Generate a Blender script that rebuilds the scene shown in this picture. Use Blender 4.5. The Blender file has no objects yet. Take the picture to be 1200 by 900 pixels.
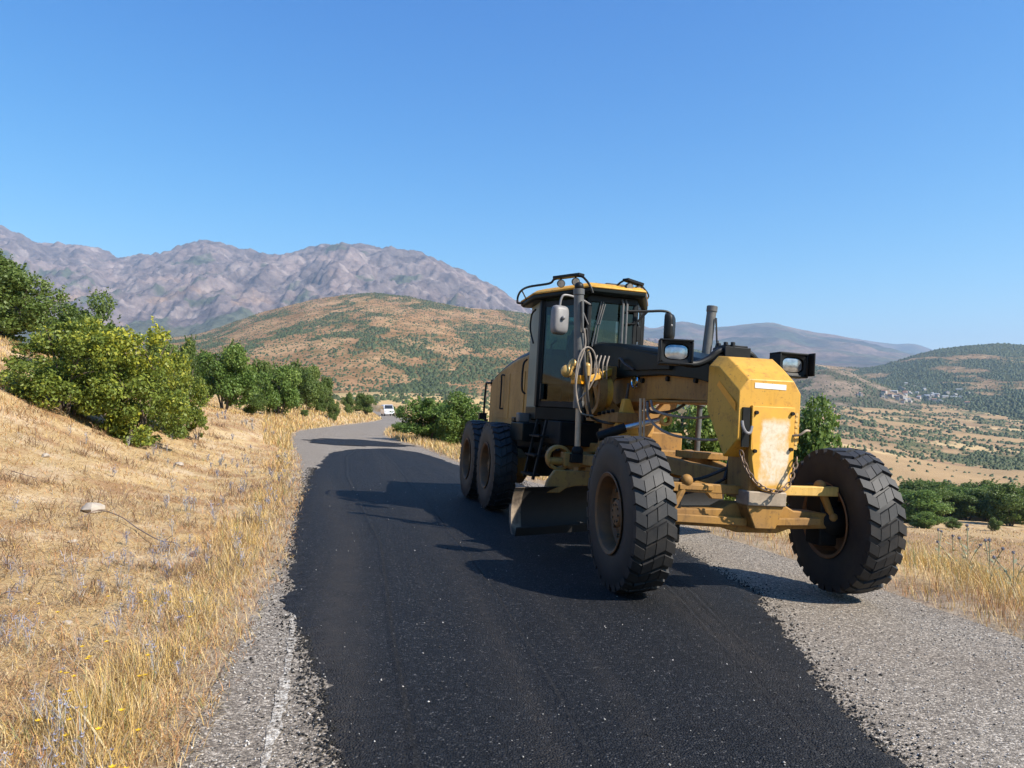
import bpy, bmesh, math, random
import numpy as np
from mathutils import Vector, Matrix

rng = np.random.default_rng(7)
random.seed(7)
scene = bpy.context.scene
COL = scene.collection

# ------------------------------------------------------------------ camera
CAM_H = 1.71
FPX = 909.07            # focal length in photo pixels (photo is 1200 x 900)
PITCH = 0.025965
cam_d = bpy.data.cameras.new("camera")
cam = bpy.data.objects.new("camera", cam_d)
COL.objects.link(cam)
cam.location = (0, 0, CAM_H)
cam.rotation_euler = (math.pi / 2 + PITCH, 0, 0)
cam_d.sensor_width = 36.0
cam_d.lens = 36.0 * FPX / 1200.0
cam_d.clip_start = 0.05
cam_d.clip_end = 60000
scene.camera = cam

# ------------------------------------------------------------------ sky and sun
SUN_AZ = math.radians(118.0)     # from +Y (view direction) towards +X (right)
SUN_EL = math.radians(40.5)
world = bpy.data.worlds.new("World")
scene.world = world
world.use_nodes = True
wn = world.node_tree
wn.nodes.clear()
w_out = wn.nodes.new("ShaderNodeOutputWorld")
w_bg = wn.nodes.new("ShaderNodeBackground")
w_sky = wn.nodes.new("ShaderNodeTexSky")
w_sky.sky_type = 'NISHITA'
w_sky.sun_disc = False
w_sky.sun_elevation = SUN_EL
w_sky.sun_rotation = SUN_AZ
w_sky.altitude = 1200
w_sky.air_density = 1.0
w_sky.dust_density = 0.3
w_sky.ozone_density = 3.0
w_bg.inputs["Strength"].default_value = 0.099
# grade the sky's own colours towards the photo's clear azure (same curve in every direction)
w_sep = wn.nodes.new("ShaderNodeSeparateColor"); w_com = wn.nodes.new("ShaderNodeCombineColor")
wn.links.new(w_sky.outputs[0], w_sep.inputs[0])
for i_, (pw, k_, top_) in enumerate(((2.1, 0.25, 5.2), (1.22, 0.79, 7.0), (0.70, 1.92, 7.8))):
    a_ = wn.nodes.new("ShaderNodeMath"); a_.operation = 'POWER'; a_.inputs[1].default_value = pw; wn.links.new(w_sep.outputs[i_], a_.inputs[0])
    m_ = wn.nodes.new("ShaderNodeMath"); m_.operation = 'MULTIPLY'; m_.inputs[1].default_value = k_; wn.links.new(a_.outputs[0], m_.inputs[0])
    n_ = wn.nodes.new("ShaderNodeMath"); n_.operation = 'MINIMUM'; n_.inputs[1].default_value = top_; wn.links.new(m_.outputs[0], n_.inputs[0])
    wn.links.new(n_.outputs[0], w_com.inputs[i_])
wn.links.new(w_com.outputs[0], w_bg.inputs["Color"])
wn.links.new(w_bg.outputs[0], w_out.inputs["Surface"])
sun_d = bpy.data.lights.new("sun", 'SUN')
sun_d.energy = 5.0
sun_d.angle = math.radians(0.53)
sun_d.color = (1.0, 0.93, 0.82)
sun = bpy.data.objects.new("sun", sun_d)
COL.objects.link(sun)
SUN_DIR = Vector((math.sin(SUN_AZ) * math.cos(SUN_EL), math.cos(SUN_AZ) * math.cos(SUN_EL), math.sin(SUN_EL)))
sun.rotation_euler = SUN_DIR.to_track_quat('Z', 'Y').to_euler()
sun.location = SUN_DIR * 50

scene.view_settings.view_transform = 'Standard'
scene.view_settings.look = 'None'
scene.view_settings.exposure = 0.80
scene.view_settings.gamma = 1.0
scene.render.engine = 'CYCLES'
scene.cycles.use_denoising = True
scene.cycles.max_bounces = 8
scene.cycles.transparent_max_bounces = 16
scene.cycles.volume_bounces = 0
scene.cycles.use_adaptive_sampling = True
scene.cycles.adaptive_threshold = 0.01

# ------------------------------------------------------------------ pixel -> direction
def ray(px, py):
    a = (px - 600.0) / FPX
    b = -(py - 450.0) / FPX
    cp, sp = math.cos(PITCH), math.sin(PITCH)
    return (a, cp - b * sp, sp + b * cp)
def pix(px, py, d):                 # point at depth d (metres along +Y)
    r = ray(px, py)
    return (r[0] / r[1] * d, d, CAM_H + r[2] / r[1] * d)

# ------------------------------------------------------------------ numpy noise
_perm = rng.permutation(512)
_perm = np.concatenate([_perm, _perm, _perm])
_gr = rng.uniform(0, 2 * np.pi, 512)
_gx, _gy = np.cos(_gr), np.sin(_gr)
def perlin(x, y):
    xi = np.floor(x).astype(int); yi = np.floor(y).astype(int)
    xf = x - xi; yf = y - yi
    xi &= 511; yi &= 511
    u = xf * xf * xf * (xf * (xf * 6 - 15) + 10); v = yf * yf * yf * (yf * (yf * 6 - 15) + 10)
    def g(ix, iy, fx, fy):
        h = _perm[(_perm[ix & 511] + iy) & 511]
        return _gx[h] * fx + _gy[h] * fy
    n00 = g(xi, yi, xf, yf); n10 = g(xi + 1, yi, xf - 1, yf)
    n01 = g(xi, yi + 1, xf, yf - 1); n11 = g(xi + 1, yi + 1, xf - 1, yf - 1)
    return (n00 * (1 - u) + n10 * u) * (1 - v) + (n01 * (1 - u) + n11 * u) * v
def fbm(x, y, o=5, g=0.5):
    s = 0; a = 1.0
    for i in range(o):
        s = s + a * perlin(x + 17.3 * i, y - 9.1 * i); x = x * 2.03; y = y * 2.03; a *= g
    return s
def ridged(x, y, o=5, g=0.5):
    s = 0; a = 1.0
    for i in range(o):
        s = s + a * (1 - 2.2 * np.abs(perlin(x + 31.7 * i, y + 3.3 * i))); x = x * 2.07; y = y * 2.07; a *= g
    return s
def sstep(a, b, x):
    t = np.clip((x - a) / (b - a), 0, 1)
    return t * t * (3 - 2 * t)

# ------------------------------------------------------------------ materials
def new_mat(name):
    m = bpy.data.materials.new(name); m.use_nodes = True
    nt = m.node_tree; nt.nodes.clear()
    out = nt.nodes.new("ShaderNodeOutputMaterial")
    b = nt.nodes.new("ShaderNodeBsdfPrincipled")
    nt.links.new(b.outputs[0], out.inputs["Surface"])
    return m, nt, b, out
def nd(nt, typ, **kw):
    n = nt.nodes.new(typ)
    for k, v in kw.items(): setattr(n, k, v)
    return n
def mixc(nt, fac, a, b, blend='MIX'):
    n = nt.nodes.new("ShaderNodeMix"); n.data_type = 'RGBA'; n.blend_type = blend
    for sock, val in ((n.inputs[0], fac), (n.inputs[6], a), (n.inputs[7], b)):
        if isinstance(val, bpy.types.NodeSocket): nt.links.new(val, sock)
        elif isinstance(val, (int, float)): sock.default_value = val
        else: sock.default_value = (*val, 1)
    return n.outputs[2]
def ramp(nt, src, stops, interp='LINEAR'):
    r = nt.nodes.new("ShaderNodeValToRGB"); r.color_ramp.interpolation = interp
    els = r.color_ramp.elements
    while len(els) < len(stops): els.new(0.5)
    for e, (p, c) in zip(els, stops):
        e.position = p; e.color = (*c, 1) if len(c) == 3 else c
    nt.links.new(src, r.inputs[0])
    return r.outputs[0]
def noise(nt, vec, scale, detail=4, rough=0.55, dist=0.0):
    n = nt.nodes.new("ShaderNodeTexNoise"); n.inputs["Scale"].default_value = scale
    n.inputs["Detail"].default_value = detail; n.inputs["Roughness"].default_value = rough
    n.inputs["Distortion"].default_value = dist
    if vec is not None: nt.links.new(vec, n.inputs["Vector"])
    return n.outputs[0]
def voro(nt, vec, scale, feature='F1', out="Distance"):
    n = nt.nodes.new("ShaderNodeTexVoronoi"); n.feature = feature; n.inputs["Scale"].default_value = scale
    if vec is not None: nt.links.new(vec, n.inputs["Vector"])
    return n.outputs[out]
def bump(nt, height, bsdf, strength=0.5, dist=0.02):
    b = nt.nodes.new("ShaderNodeBump"); b.inputs["Strength"].default_value = strength
    b.inputs["Distance"].default_value = dist
    nt.links.new(height, b.inputs["Height"]); nt.links.new(b.outputs[0], bsdf.inputs["Normal"])
def objco(nt):
    return nt.nodes.new("ShaderNodeTexCoord").outputs["Object"]
def geopos(nt):
    return nt.nodes.new("ShaderNodeNewGeometry").outputs["Position"]
def math_n(nt, op, a, b=None, clamp=False):
    n = nt.nodes.new("ShaderNodeMath"); n.operation = op; n.use_clamp = clamp
    for s, v in ((n.inputs[0], a), (n.inputs[1], b)):
        if v is None: continue
        if isinstance(v, bpy.types.NodeSocket): nt.links.new(v, s)
        else: s.default_value = v
    return n.outputs[0]

MAT = {}
def simple(name, c1, c2, rough=0.5, metal=0.0, scale=6.0, lo=0.35, hi=0.7, bumpv=0.0, bscale=40, spec=0.5, coat=0.0):
    m, nt, b, out = new_mat(name)
    co = objco(nt)
    n = noise(nt, co, scale, 6, 0.6)
    f = ramp(nt, n, [(lo, (0, 0, 0)), (hi, (1, 1, 1))])
    nt.links.new(mixc(nt, f, c1, c2), b.inputs["Base Color"])
    b.inputs["Roughness"].default_value = rough; b.inputs["Metallic"].default_value = metal
    b.inputs["Specular IOR Level"].default_value = spec
    b.inputs["Coat Weight"].default_value = coat
    if bumpv: bump(nt, noise(nt, co, bscale, 4), b, bumpv, 0.01)
    MAT[name] = m
    return m

# machine paint: yellow with dust, grease and rust
def paint(name, base, dusty, rust, dust_amt=0.5, rough=0.42):
    m, nt, b, out = new_mat(name)
    co = objco(nt)
    n1 = noise(nt, co, 2.2, 7, 0.62, 0.4)
    n2 = noise(nt, co, 11.0, 7, 0.66)
    n3 = noise(nt, co, 30.0, 5, 0.7)
    f1 = ramp(nt, n1, [(0.38, (0, 0, 0)), (0.72, (dust_amt,) * 3)])
    c = mixc(nt, f1, base, dusty)
    f2 = ramp(nt, n2, [(0.56, (0, 0, 0)), (0.72, (0.8,) * 3)])
    c = mixc(nt, f2, c, rust)
    mp = nt.nodes.new("ShaderNodeMapping"); mp.inputs["Scale"].default_value = (14, 14, 1.6); nt.links.new(co, mp.inputs["Vector"])
    st = noise(nt, mp.outputs[0], 1.0, 6, 0.7)
    c = mixc(nt, ramp(nt, st, [(0.5, (0, 0, 0)), (0.74, (dust_amt,) * 3)]), c, mixc(nt, 1.0, c, (0.45, 0.42, 0.40), 'MULTIPLY'))
    f3 = ramp(nt, n3, [(0.60, (0, 0, 0)), (0.68, (0.7,) * 3)])
    c = mixc(nt, f3, c, (0.05, 0.03, 0.018))
    nt.links.new(c, b.inputs["Base Color"])
    rr = ramp(nt, n1, [(0.3, (rough,) * 3), (0.75, (rough + 0.35,) * 3)])
    nt.links.new(rr, b.inputs["Roughness"])
    bump(nt, n2, b, 0.06, 0.01)
    MAT[name] = m
    return m
paint("yellow_paint", (0.58, 0.30, 0.026), (0.50, 0.285, 0.06), (0.34, 0.155, 0.025), 0.5)
paint("yellow_grimy", (0.33, 0.165, 0.026), (0.19, 0.105, 0.045), (0.05, 0.028, 0.016), 0.8, 0.55)
paint("hood_tan", (0.43, 0.225, 0.045), (0.33, 0.19, 0.065), (0.20, 0.11, 0.038), 0.7, 0.55)
paint("plate_worn", (0.62, 0.36, 0.06), (0.50, 0.38, 0.20), (0.42, 0.24, 0.07), 0.6, 0.5)
simple("navy_panel", (0.003, 0.0055, 0.006), (0.008, 0.012, 0.011), 0.45, scale=4, spec=0.13)
simple("black_metal", (0.004, 0.005, 0.006), (0.011, 0.011, 0.010), 0.5, scale=8, spec=0.25)
simple("grey_green", (0.17, 0.19, 0.145), (0.22, 0.22, 0.16), 0.5, scale=3)
simple("dark_under", (0.005, 0.006, 0.007), (0.014, 0.012, 0.009), 0.65, scale=5, spec=0.2)
simple("cyl_grey", (0.07, 0.073, 0.075), (0.13, 0.12, 0.105), 0.45, scale=7)
simple("rod_tan", (0.42, 0.33, 0.23), (0.30, 0.22, 0.15), 0.4, metal=0.2, scale=9)
simple("chrome", (0.75, 0.75, 0.74), (0.5, 0.48, 0.45), 0.42, metal=1.0, scale=8)
simple("brass", (0.52, 0.32, 0.09), (0.40, 0.24, 0.08), 0.4, metal=0.2, scale=12)
simple("hose_black", (0.014, 0.014, 0.014), (0.05, 0.045, 0.04), 0.55, scale=12)
simple("hose_pale", (0.30, 0.25, 0.20), (0.18, 0.15, 0.12), 0.6, scale=10)
simple("mirror_grey", (0.21, 0.20, 0.20), (0.16, 0.15, 0.145), 0.5, scale=6)
simple("steel_worn", (0.40, 0.32, 0.23), (0.20, 0.155, 0.115), 0.55, metal=0.1, scale=6, bumpv=0.1)
simple("blade_dark", (0.012, 0.010, 0.009), (0.006, 0.0055, 0.005), 0.7, metal=0.0, scale=6, bumpv=0.1)  # near-black blade steel, the blade's shade put into its colour
simple("chain_steel", (0.23, 0.16, 0.11), (0.11, 0.07, 0.05), 0.55, metal=0.5, scale=30)
simple("seat_fabric", (0.05, 0.03, 0.026), (0.08, 0.045, 0.035), 0.9, scale=10)
simple("white_reflector", (0.80, 0.80, 0.78), (0.66, 0.64, 0.60), 0.4, scale=20)
simple("lens_glass", (0.50, 0.52, 0.53), (0.26, 0.27, 0.27), 0.18, metal=0.7, scale=18, coat=0.6)
simple("reflector_silver", (0.85, 0.85, 0.86), (0.7, 0.7, 0.7), 0.15, metal=1.0, scale=10)
simple("white_van", (0.78, 0.79, 0.80), (0.70, 0.70, 0.70), 0.3, scale=2, coat=0.5)
simple("van_glass", (0.02, 0.025, 0.03), (0.03, 0.035, 0.04), 0.08, scale=2)
simple("van_trim", (0.03, 0.03, 0.032), (0.05, 0.05, 0.05), 0.5, scale=4)
simple("orange_lamp", (0.75, 0.22, 0.03), (0.6, 0.16, 0.02), 0.25, scale=4)
simple("rim_paint", (0.19, 0.085, 0.024), (0.085, 0.05, 0.028), 0.65, scale=7)
simple("rim_rust", (0.13, 0.075, 0.03), (0.07, 0.045, 0.03), 0.6, scale=9)
# tyre rubber with dust
def tyre_mat(name, dusty):
    m, nt, b, out = new_mat(name)
    co = objco(nt)
    n = noise(nt, co, 5.0, 6, 0.65)
    n2 = noise(nt, co, 60.0, 3, 0.6)
    c = mixc(nt, ramp(nt, n, [(0.4, (0, 0, 0)), (0.75, (dusty,) * 3)]), (0.011, 0.0115, 0.013), (0.05, 0.042, 0.034))
    c = mixc(nt, ramp(nt, n2, [(0.5, (0, 0, 0)), (0.8, (0.2,) * 3)]), c, (0.045, 0.041, 0.037))
    nt.links.new(c, b.inputs["Base Color"])
    b.inputs["Roughness"].default_value = 0.62
    bump(nt, n2, b, 0.15, 0.004)
    MAT[name] = m
tyre_mat("tyre_rubber", 0.55)
# tinted cab glass: see-through plus mirror reflection by viewing angle
def cab_glass(name, tint, refl):
    m, nt, b, out = new_mat(name)
    nt.nodes.remove(b)
    tr = nt.nodes.new("ShaderNodeBsdfTransparent"); tr.inputs[0].default_value = (*tint, 1)
    gl = nt.nodes.new("ShaderNodeBsdfGlossy"); gl.inputs["Roughness"].default_value = 0.03
    gl.inputs[0].default_value = (0.9, 0.95, 0.95, 1)
    fr = nt.nodes.new("ShaderNodeFresnel"); fr.inputs[0].default_value = 1.5
    f = math_n(nt, 'ADD', fr.outputs[0], refl, True)
    mx = nt.nodes.new("ShaderNodeMixShader")
    nt.links.new(f, mx.inputs[0]); nt.links.new(tr.outputs[0], mx.inputs[1]); nt.links.new(gl.outputs[0], mx.inputs[2])
    nt.links.new(mx.outputs[0], out.inputs["Surface"])
    MAT[name] = m
cab_glass("cab_glass", (0.20, 0.31, 0.28), 0.0)

# foliage: colour from a per-leaf attribute, some light through the leaf
def leaf_mat(name, dark, mid, bright):
    m, nt, b, out = new_mat(name)
    at = nd(nt, "ShaderNodeAttribute", attribute_name="tone")
    oi = nd(nt, "ShaderNodeObjectInfo")
    t = math_n(nt, 'ADD', at.outputs["Fac"], math_n(nt, 'MULTIPLY', math_n(nt, 'SUBTRACT', oi.outputs["Random"], 0.5), 0.16), True)
    c = ramp(nt, t, [(0.0, dark), (0.5, mid), (1.0, bright)])
    nt.links.new(c, b.inputs["Base Color"])
    b.inputs["Roughness"].default_value = 0.5
    b.inputs["Specular IOR Level"].default_value = 0.35
    tl = nt.nodes.new("ShaderNodeBsdfTranslucent"); nt.links.new(c, tl.inputs[0])
    mx = nt.nodes.new("ShaderNodeMixShader"); mx.inputs[0].default_value = 0.38
    nt.links.new(b.outputs[0], mx.inputs[1]); nt.links.new(tl.outputs[0], mx.inputs[2])
    nt.links.new(mx.outputs[0], out.inputs["Surface"])
    MAT[name] = m
leaf_mat("leaf_oak", (0.06, 0.10, 0.024), (0.13, 0.185, 0.042), (0.24, 0.285, 0.07))
leaf_mat("leaf_bright", (0.09, 0.13, 0.026), (0.20, 0.25, 0.042), (0.55, 0.50, 0.045))
leaf_mat("leaf_green", (0.065, 0.12, 0.026), (0.145, 0.22, 0.045), (0.26, 0.33, 0.075))
simple("bark", (0.12, 0.09, 0.065), (0.07, 0.055, 0.045), 0.9, scale=15, bumpv=0.4)

# per-blade coloured straw
def blade_mat(name, transl=0.25):
    m, nt, b, out = new_mat(name)
    at = nd(nt, "ShaderNodeAttribute", attribute_name="Col")
    nt.links.new(at.outputs["Color"], b.inputs["Base Color"])
    b.inputs["Roughness"].default_value = 0.6; b.inputs["Specular IOR Level"].default_value = 0.3
    tl = nt.nodes.new("ShaderNodeBsdfTranslucent"); nt.links.new(at.outputs["Color"], tl.inputs[0])
    mx = nt.nodes.new("ShaderNodeMixShader"); mx.inputs[0].default_value = transl
    nt.links.new(b.outputs[0], mx.inputs[1]); nt.links.new(tl.outputs[0], mx.inputs[2])
    nt.links.new(mx.outputs[0], out.inputs["Surface"])
    MAT[name] = m
blade_mat("straw_blades")
blade_mat("scrub_leaf", 0.1)

# ------------------------------------------------------------------ mesh helpers
def mesh_np(name, V, F, mat=None, smooth=False, attrs=None, col=None):
    """V (n,3); F (m,k) all the same k; attrs {name:(domain,type,array)}"""
    V = np.asarray(V, np.float32); F = np.asarray(F, np.int32)
    me = bpy.data.meshes.new(name)
    me.vertices.add(len(V)); me.vertices.foreach_set("co", V.ravel())
    k = F.shape[1]
    me.loops.add(F.size); me.loops.foreach_set("vertex_index", F.ravel())
    me.polygons.add(len(F))
    me.polygons.foreach_set("loop_start", np.arange(0, F.size, k, dtype=np.int32))
    me.polygons.foreach_set("loop_total", np.full(len(F), k, np.int32))
    if smooth: me.polygons.foreach_set("use_smooth", np.ones(len(F), bool))
    me.update(calc_edges=True)
    if col is not None:
        a = me.attributes.new("Col", 'FLOAT_COLOR', 'POINT')
        c = np.ones((len(V), 4), np.float32); c[:, :3] = col
        a.data.foreach_set("color", c.ravel())
    if attrs:
        for nm, (dom, arr) in attrs.items():
            a = me.attributes.new(nm, 'FLOAT', dom); a.data.foreach_set("value", np.asarray(arr, np.float32))
    if mat: me.materials.append(mat)
    return me
def link(name, me, parent=None):
    o = bpy.data.objects.new(name, me); COL.objects.link(o)
    if parent: o.parent = parent
    return o
def tag(o, label=None, cat=None, group=None, kind=None):
    if label: o["label"] = label
    if cat: o["category"] = cat
    if group: o["group"] = group
    if kind: o["kind"] = kind
    return o
def empty(name, loc=(0, 0, 0), rz=0.0):
    o = bpy.data.objects.new(name, None); COL.objects.link(o)
    o.location = loc; o.rotation_euler = (0, 0, rz); o.empty_display_size = 0.3
    return o
def grid_faces(nr, nc):
    i = np.arange(nr - 1)[:, None] * nc + np.arange(nc - 1)[None, :]
    return np.stack([i, i + 1, i + 1 + nc, i + nc], -1).reshape(-1, 4)

def spline(pts, n=8):
    P = [Vector(p) for p in pts]
    if len(P) < 3: return P
    Q = [P[0] * 2 - P[1]] + P + [P[-1] * 2 - P[-2]]
    out = []
    for i in range(1, len(Q) - 2):
        a, b, c, d = Q[i - 1], Q[i], Q[i + 1], Q[i + 2]
        for k in range(n):
            t = k / n
            out.append(0.5 * ((2 * b) + (c - a) * t + (2 * a - 5 * b + 4 * c - d) * t * t + (3 * b - a - 3 * c + d) * t ** 3))
    out.append(P[-1])
    return out

class MB:
    """collects shapes, then links them as one mesh object"""
    def __init__(self): self.v = []; self.f = []
    def add(self, v, f):
        o = len(self.v); self.v += [tuple(p) for p in v]; self.f += [tuple(i + o for i in q) for q in f]; return self
    def box(self, x0, x1, y0, y1, z0, z1, mat=None):
        v = [(x, y, z) for x in (x0, x1) for y in (y0, y1) for z in (z0, z1)]
        if mat is not None: v = [mat @ Vector(p) for p in v]
        return self.add(v, [(0, 1, 3, 2), (4, 6, 7, 5), (0, 4, 5, 1), (2, 3, 7, 6), (0, 2, 6, 4), (1, 5, 7, 3)])
    def obox(self, a, b, w, h, up=(0, 0, 1)):
        """bar from a to b, width w (sideways) and height h (along up)"""
        a, b, up = Vector(a), Vector(b), Vector(up)
        d = (b - a).normalized(); s = d.cross(up).normalized(); u = s.cross(d)
        v = [p + s * (i * w / 2) + u * (j * h / 2) for p in (a, b) for i in (-1, 1) for j in (-1, 1)]
        return self.add(v, [(0, 1, 3, 2), (4, 6, 7, 5), (0, 4, 5, 1), (2, 3, 7, 6), (0, 2, 6, 4), (1, 5, 7, 3)])
    def prism(self, poly, axis, a, b):
        """poly in the plane of the two other axes, extruded a..b along axis"""
        n = len(poly)
        def P(p, t):
            return {'x': (t, p[0], p[1]), 'y': (p[0], t, p[1]), 'z': (p[0], p[1], t)}[axis]
        v = [P(p, a) for p in poly] + [P(p, b) for p in poly]
        f = [tuple(range(n)), tuple(range(2 * n - 1, n - 1, -1))] + [(i, i + n, (i + 1) % n + n, (i + 1) % n) for i in range(n)]
        return self.add(v, f)
    def loft(self, rings, caps=True, closed=True):
        n = len(rings[0]); v = [p for r in rings for p in r]; f = []
        for k in range(len(rings) - 1):
            for i in range(n if closed else n - 1):
                j = (i + 1) % n
                f.append((k * n + i, k * n + j, (k + 1) * n + j, (k + 1) * n + i))
        if caps: f += [tuple(range(n - 1, -1, -1)), tuple((len(rings) - 1) * n + i for i in range(n))]
        return self.add(v, f)
    def tube(self, pts, r, n=10, caps=True):
        P = [Vector(p) for p in pts]; m = len(P)
        R = r if isinstance(r, (list, tuple)) else [r] * m
        rings = []; prev = None
        for i in range(m):
            t = (P[min(i + 1, m - 1)] - P[max(i - 1, 0)])
            if t.length < 1e-9: t = Vector((0, 0, 1))
            t.normalize()
            if prev is None:
                s = t.orthogonal().normalized()
            else:
                s = (prev - t * prev.dot(t))
                s = s.normalized() if s.length > 1e-6 else t.orthogonal().normalized()
            prev = s; u = t.cross(s)
            rings.append([P[i] + (s * math.cos(a) + u * math.sin(a)) * R[i] for a in (2 * math.pi * k / n for k in range(n))])
        return self.loft(rings, caps)
    def lathe(self, prof, c, axis='y', n=48):
        """prof: (radius, offset along the axis)"""
        rings = []
        for r, h in prof:
            ring = []
            for k in range(n):
                a = 2 * math.pi * k / n
                q = (r * math.cos(a), r * math.sin(a))
                p = {'y': (q[0], h, q[1]), 'z': (q[0], q[1], h), 'x': (h, q[0], q[1])}[axis]
                ring.append((c[0] + p[0], c[1] + p[1], c[2] + p[2]))
            rings.append(ring)
        return self.loft(rings, caps=False)
    def ball(self, c, r, n=12, m=8, s=(1, 1, 1)):
        rings = []
        for i in range(m + 1):
            ph = math.pi * i / m; rr = max(math.sin(ph), 1e-3)
            rings.append([(c[0] + r * s[0] * rr * math.cos(2 * math.pi * k / n), c[1] + r * s[1] * rr * math.sin(2 * math.pi * k / n), c[2] + r * s[2] * math.cos(ph)) for k in range(n)])
        return self.loft(rings, caps=True)
    def mesh(self, name, mat, smooth=30, normals=True):
        me = bpy.data.meshes.new(name); me.from_pydata(self.v, [], self.f)
        if normals:
            bm = bmesh.new(); bm.from_mesh(me); bmesh.ops.recalc_face_normals(bm, faces=bm.faces); bm.to_mesh(me); bm.free()
        if smooth:
            me.polygons.foreach_set("use_smooth", [True] * len(me.polygons)); me.set_sharp_from_angle(angle=math.radians(smooth))
        if mat: me.materials.append(MAT[mat] if isinstance(mat, str) else mat)
        me.update()
        return me
    def build(self, name, mat, parent=None, smooth=30, bevel=0.0, seg=2):
        o = link(name, self.mesh(name, mat, smooth), parent)
        if bevel:
            md = o.modifiers.new("bevel", 'BEVEL'); md.width = bevel; md.segments = seg; md.limit_method = 'ANGLE'
            md.angle_limit = math.radians(35); md.harden_normals = False
        return o
# =================================================================== LAND
def zp(X, Y):                       # the road plane with its crossfall to the right
    return -(0.0611 * (X - 2.06) + 0.0154 * (Y - 6.985))

# ---- road edges: left and right points at matching stations
_L = [(9.0, -50), (4.0, -25), (0.8, -8), (-0.6, 0), (-1.34, 3.1), (-1.80, 5.4), (-2.32, 8.0), (-2.95, 10.6), (-3.75, 13.9), (-5.9, 21.5), (-8.25, 29.3), (-11.2, 41.0)]
_R = [(14.6, -49), (9.6, -24), (6.3, -7), (4.85, 1.3), (4.15, 4.6), (3.85, 6.5), (3.25, 9.3), (2.5, 11.9), (1.5, 15.2), (-1.4, 22.5), (-3.4, 30.2), (-7.0, 42.3)]
_far = [(424, 500.5, 60), (449, 496.5, 80), (464, 493.5, 98), (466, 490.8, 118), (454, 487.2, 156), (430, 482.0, 188), (385, 476, 240)]
_Lp = [(x, y, zp(x, y)) for x, y in _L]; _Rp = [(x, y, zp(x, y)) for x, y in _R]
_C = [pix(*q) for q in _far]
for i, c in enumerate(_C):
    a = Vector(_C[max(i - 1, 0)]); b = Vector(_C[min(i + 1, len(_C) - 1)])
    t = (b - a); t.z = 0; t.normalize(); s = Vector((-t.y, t.x, 0)) * 2.3
    _Lp.append(tuple(Vector(c) + s + Vector((0, 0, 0.05)))); _Rp.append(tuple(Vector(c) - s - Vector((0, 0, 0.05))))
RL = np.array(spline(_Lp, 14)); RR = np.array(spline(_Rp, 14))
RC = (RL + RR) / 2
RW = np.linalg.norm((RL - RR)[:, :2], axis=1) / 2
RT = (RL - RR)[:, :2] / (2 * RW[:, None])            # unit vector towards the left edge

def road_at(X, Y):
    """lateral offset (+ left), half width and road height for points"""
    X = np.asarray(X, float).ravel(); Y = np.asarray(Y, float).ravel()
    lat = np.full(X.shape, 99.0); hw = np.full(X.shape, 2.5); zz = np.zeros(X.shape)
    ok = np.where((Y > -52) & (Y < 240) & (np.abs(X + 8) < 70))[0]
    for c in np.array_split(ok, max(1, len(ok) // 20000)):
        if not len(c): continue
        d2 = (X[c, None] - RC[None, :, 0]) ** 2 + (Y[c, None] - RC[None, :, 1]) ** 2
        j = d2.argmin(1)
        dx = X[c] - RC[j, 0]; dy = Y[c] - RC[j, 1]
        l = dx * RT[j, 0] + dy * RT[j, 1]
        far = np.sqrt(d2[np.arange(len(c)), j])
        lat[c] = np.where(far > np.abs(l) * 1.6 + 2.0, np.sign(l) * far, l)
        hw[c] = RW[j]
        t = np.clip(0.5 - lat[c] / (2 * RW[j]), -0.3, 1.3)
        # height: interpolate along the road as well
        j2 = np.clip(j + np.where(dx * (RC[np.clip(j + 1, 0, len(RC) - 1), 0] - RC[j, 0]) + dy * (RC[np.clip(j + 1, 0, len(RC) - 1), 1] - RC[j, 1]) > 0, 1, -1), 0, len(RC) - 1)
        seg = np.hypot(RC[j2, 0] - RC[j, 0], RC[j2, 1] - RC[j, 1]) + 1e-6
        u = np.clip(((RC[j2, 0] - RC[j, 0]) * dx + (RC[j2, 1] - RC[j, 1]) * dy) / seg ** 2, 0, 1)
        za = RL[j, 2] * (1 - t) + RR[j, 2] * t; zb = RL[j2, 2] * (1 - t) + RR[j2, 2] * t
        zz[c] = za * (1 - u) + zb * u
    return lat, hw, zz

# ---- ground control points: thin plate spline over (X/Y, ln Y) of the slope seen from the camera point
_cp = [(-2, 3, .33), (-4, 4, .52), (-6, 5, .95), (-10, 6, 2.2), (-3.5, 7, .42), (-5.5, 8, .72), (-8, 9, 1.5), (-12, 10, 3.0), (-5.5, 12, .55),
       (-7.9, 15.5, 1.0), (-11.7, 18, 2.8), (-14.5, 22, 3.6), (-18, 25, 4.1), (-9.1, 25, .98), (-11.4, 28, 1.5), (-7.3, 22, .5), (-16.7, 45, 1.5),
       (-13.5, 45, .9), (-24, 45, 3.6), (-17, 60, 1.1), (-24, 75, 2.0), (-18.5, 90, .4), (-30, 110, 1.4), (-42, 110, 3.5), (-40, 150, 2.2), (-58, 150, 5), (-50, 200, 2.5),
       (4.6, 7, -.17), (5.3, 9, -.28), (6.5, 9, -.62), (8, 12, -1.5), (5, 14, -.6), (12, 14, -3.2), (3.5, 18, -.8), (9, 20, -2.5), (20, 25, -6), (2, 28, -.9),
       (8, 35, -3.5), (-2, 38.6, -.45), (-4.4, 40, -.25), (5, 45, -3), (36, 60, -10.5), (25, 45, -8), (-5, 60, -1.3), (-9, 85, -1.2), (10, 80, -7), (49, 80, -13),
       (73, 120, -17.8), (90, 150, -20.7), (60, 150, -19), (20, 150, -12), (-10, 150, -2.5), (12, 3, -2.2), (7.5, 3, -.55), (20, 4, -5), (9, 6, -1.4), (15, 8, -3.6)]
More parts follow.
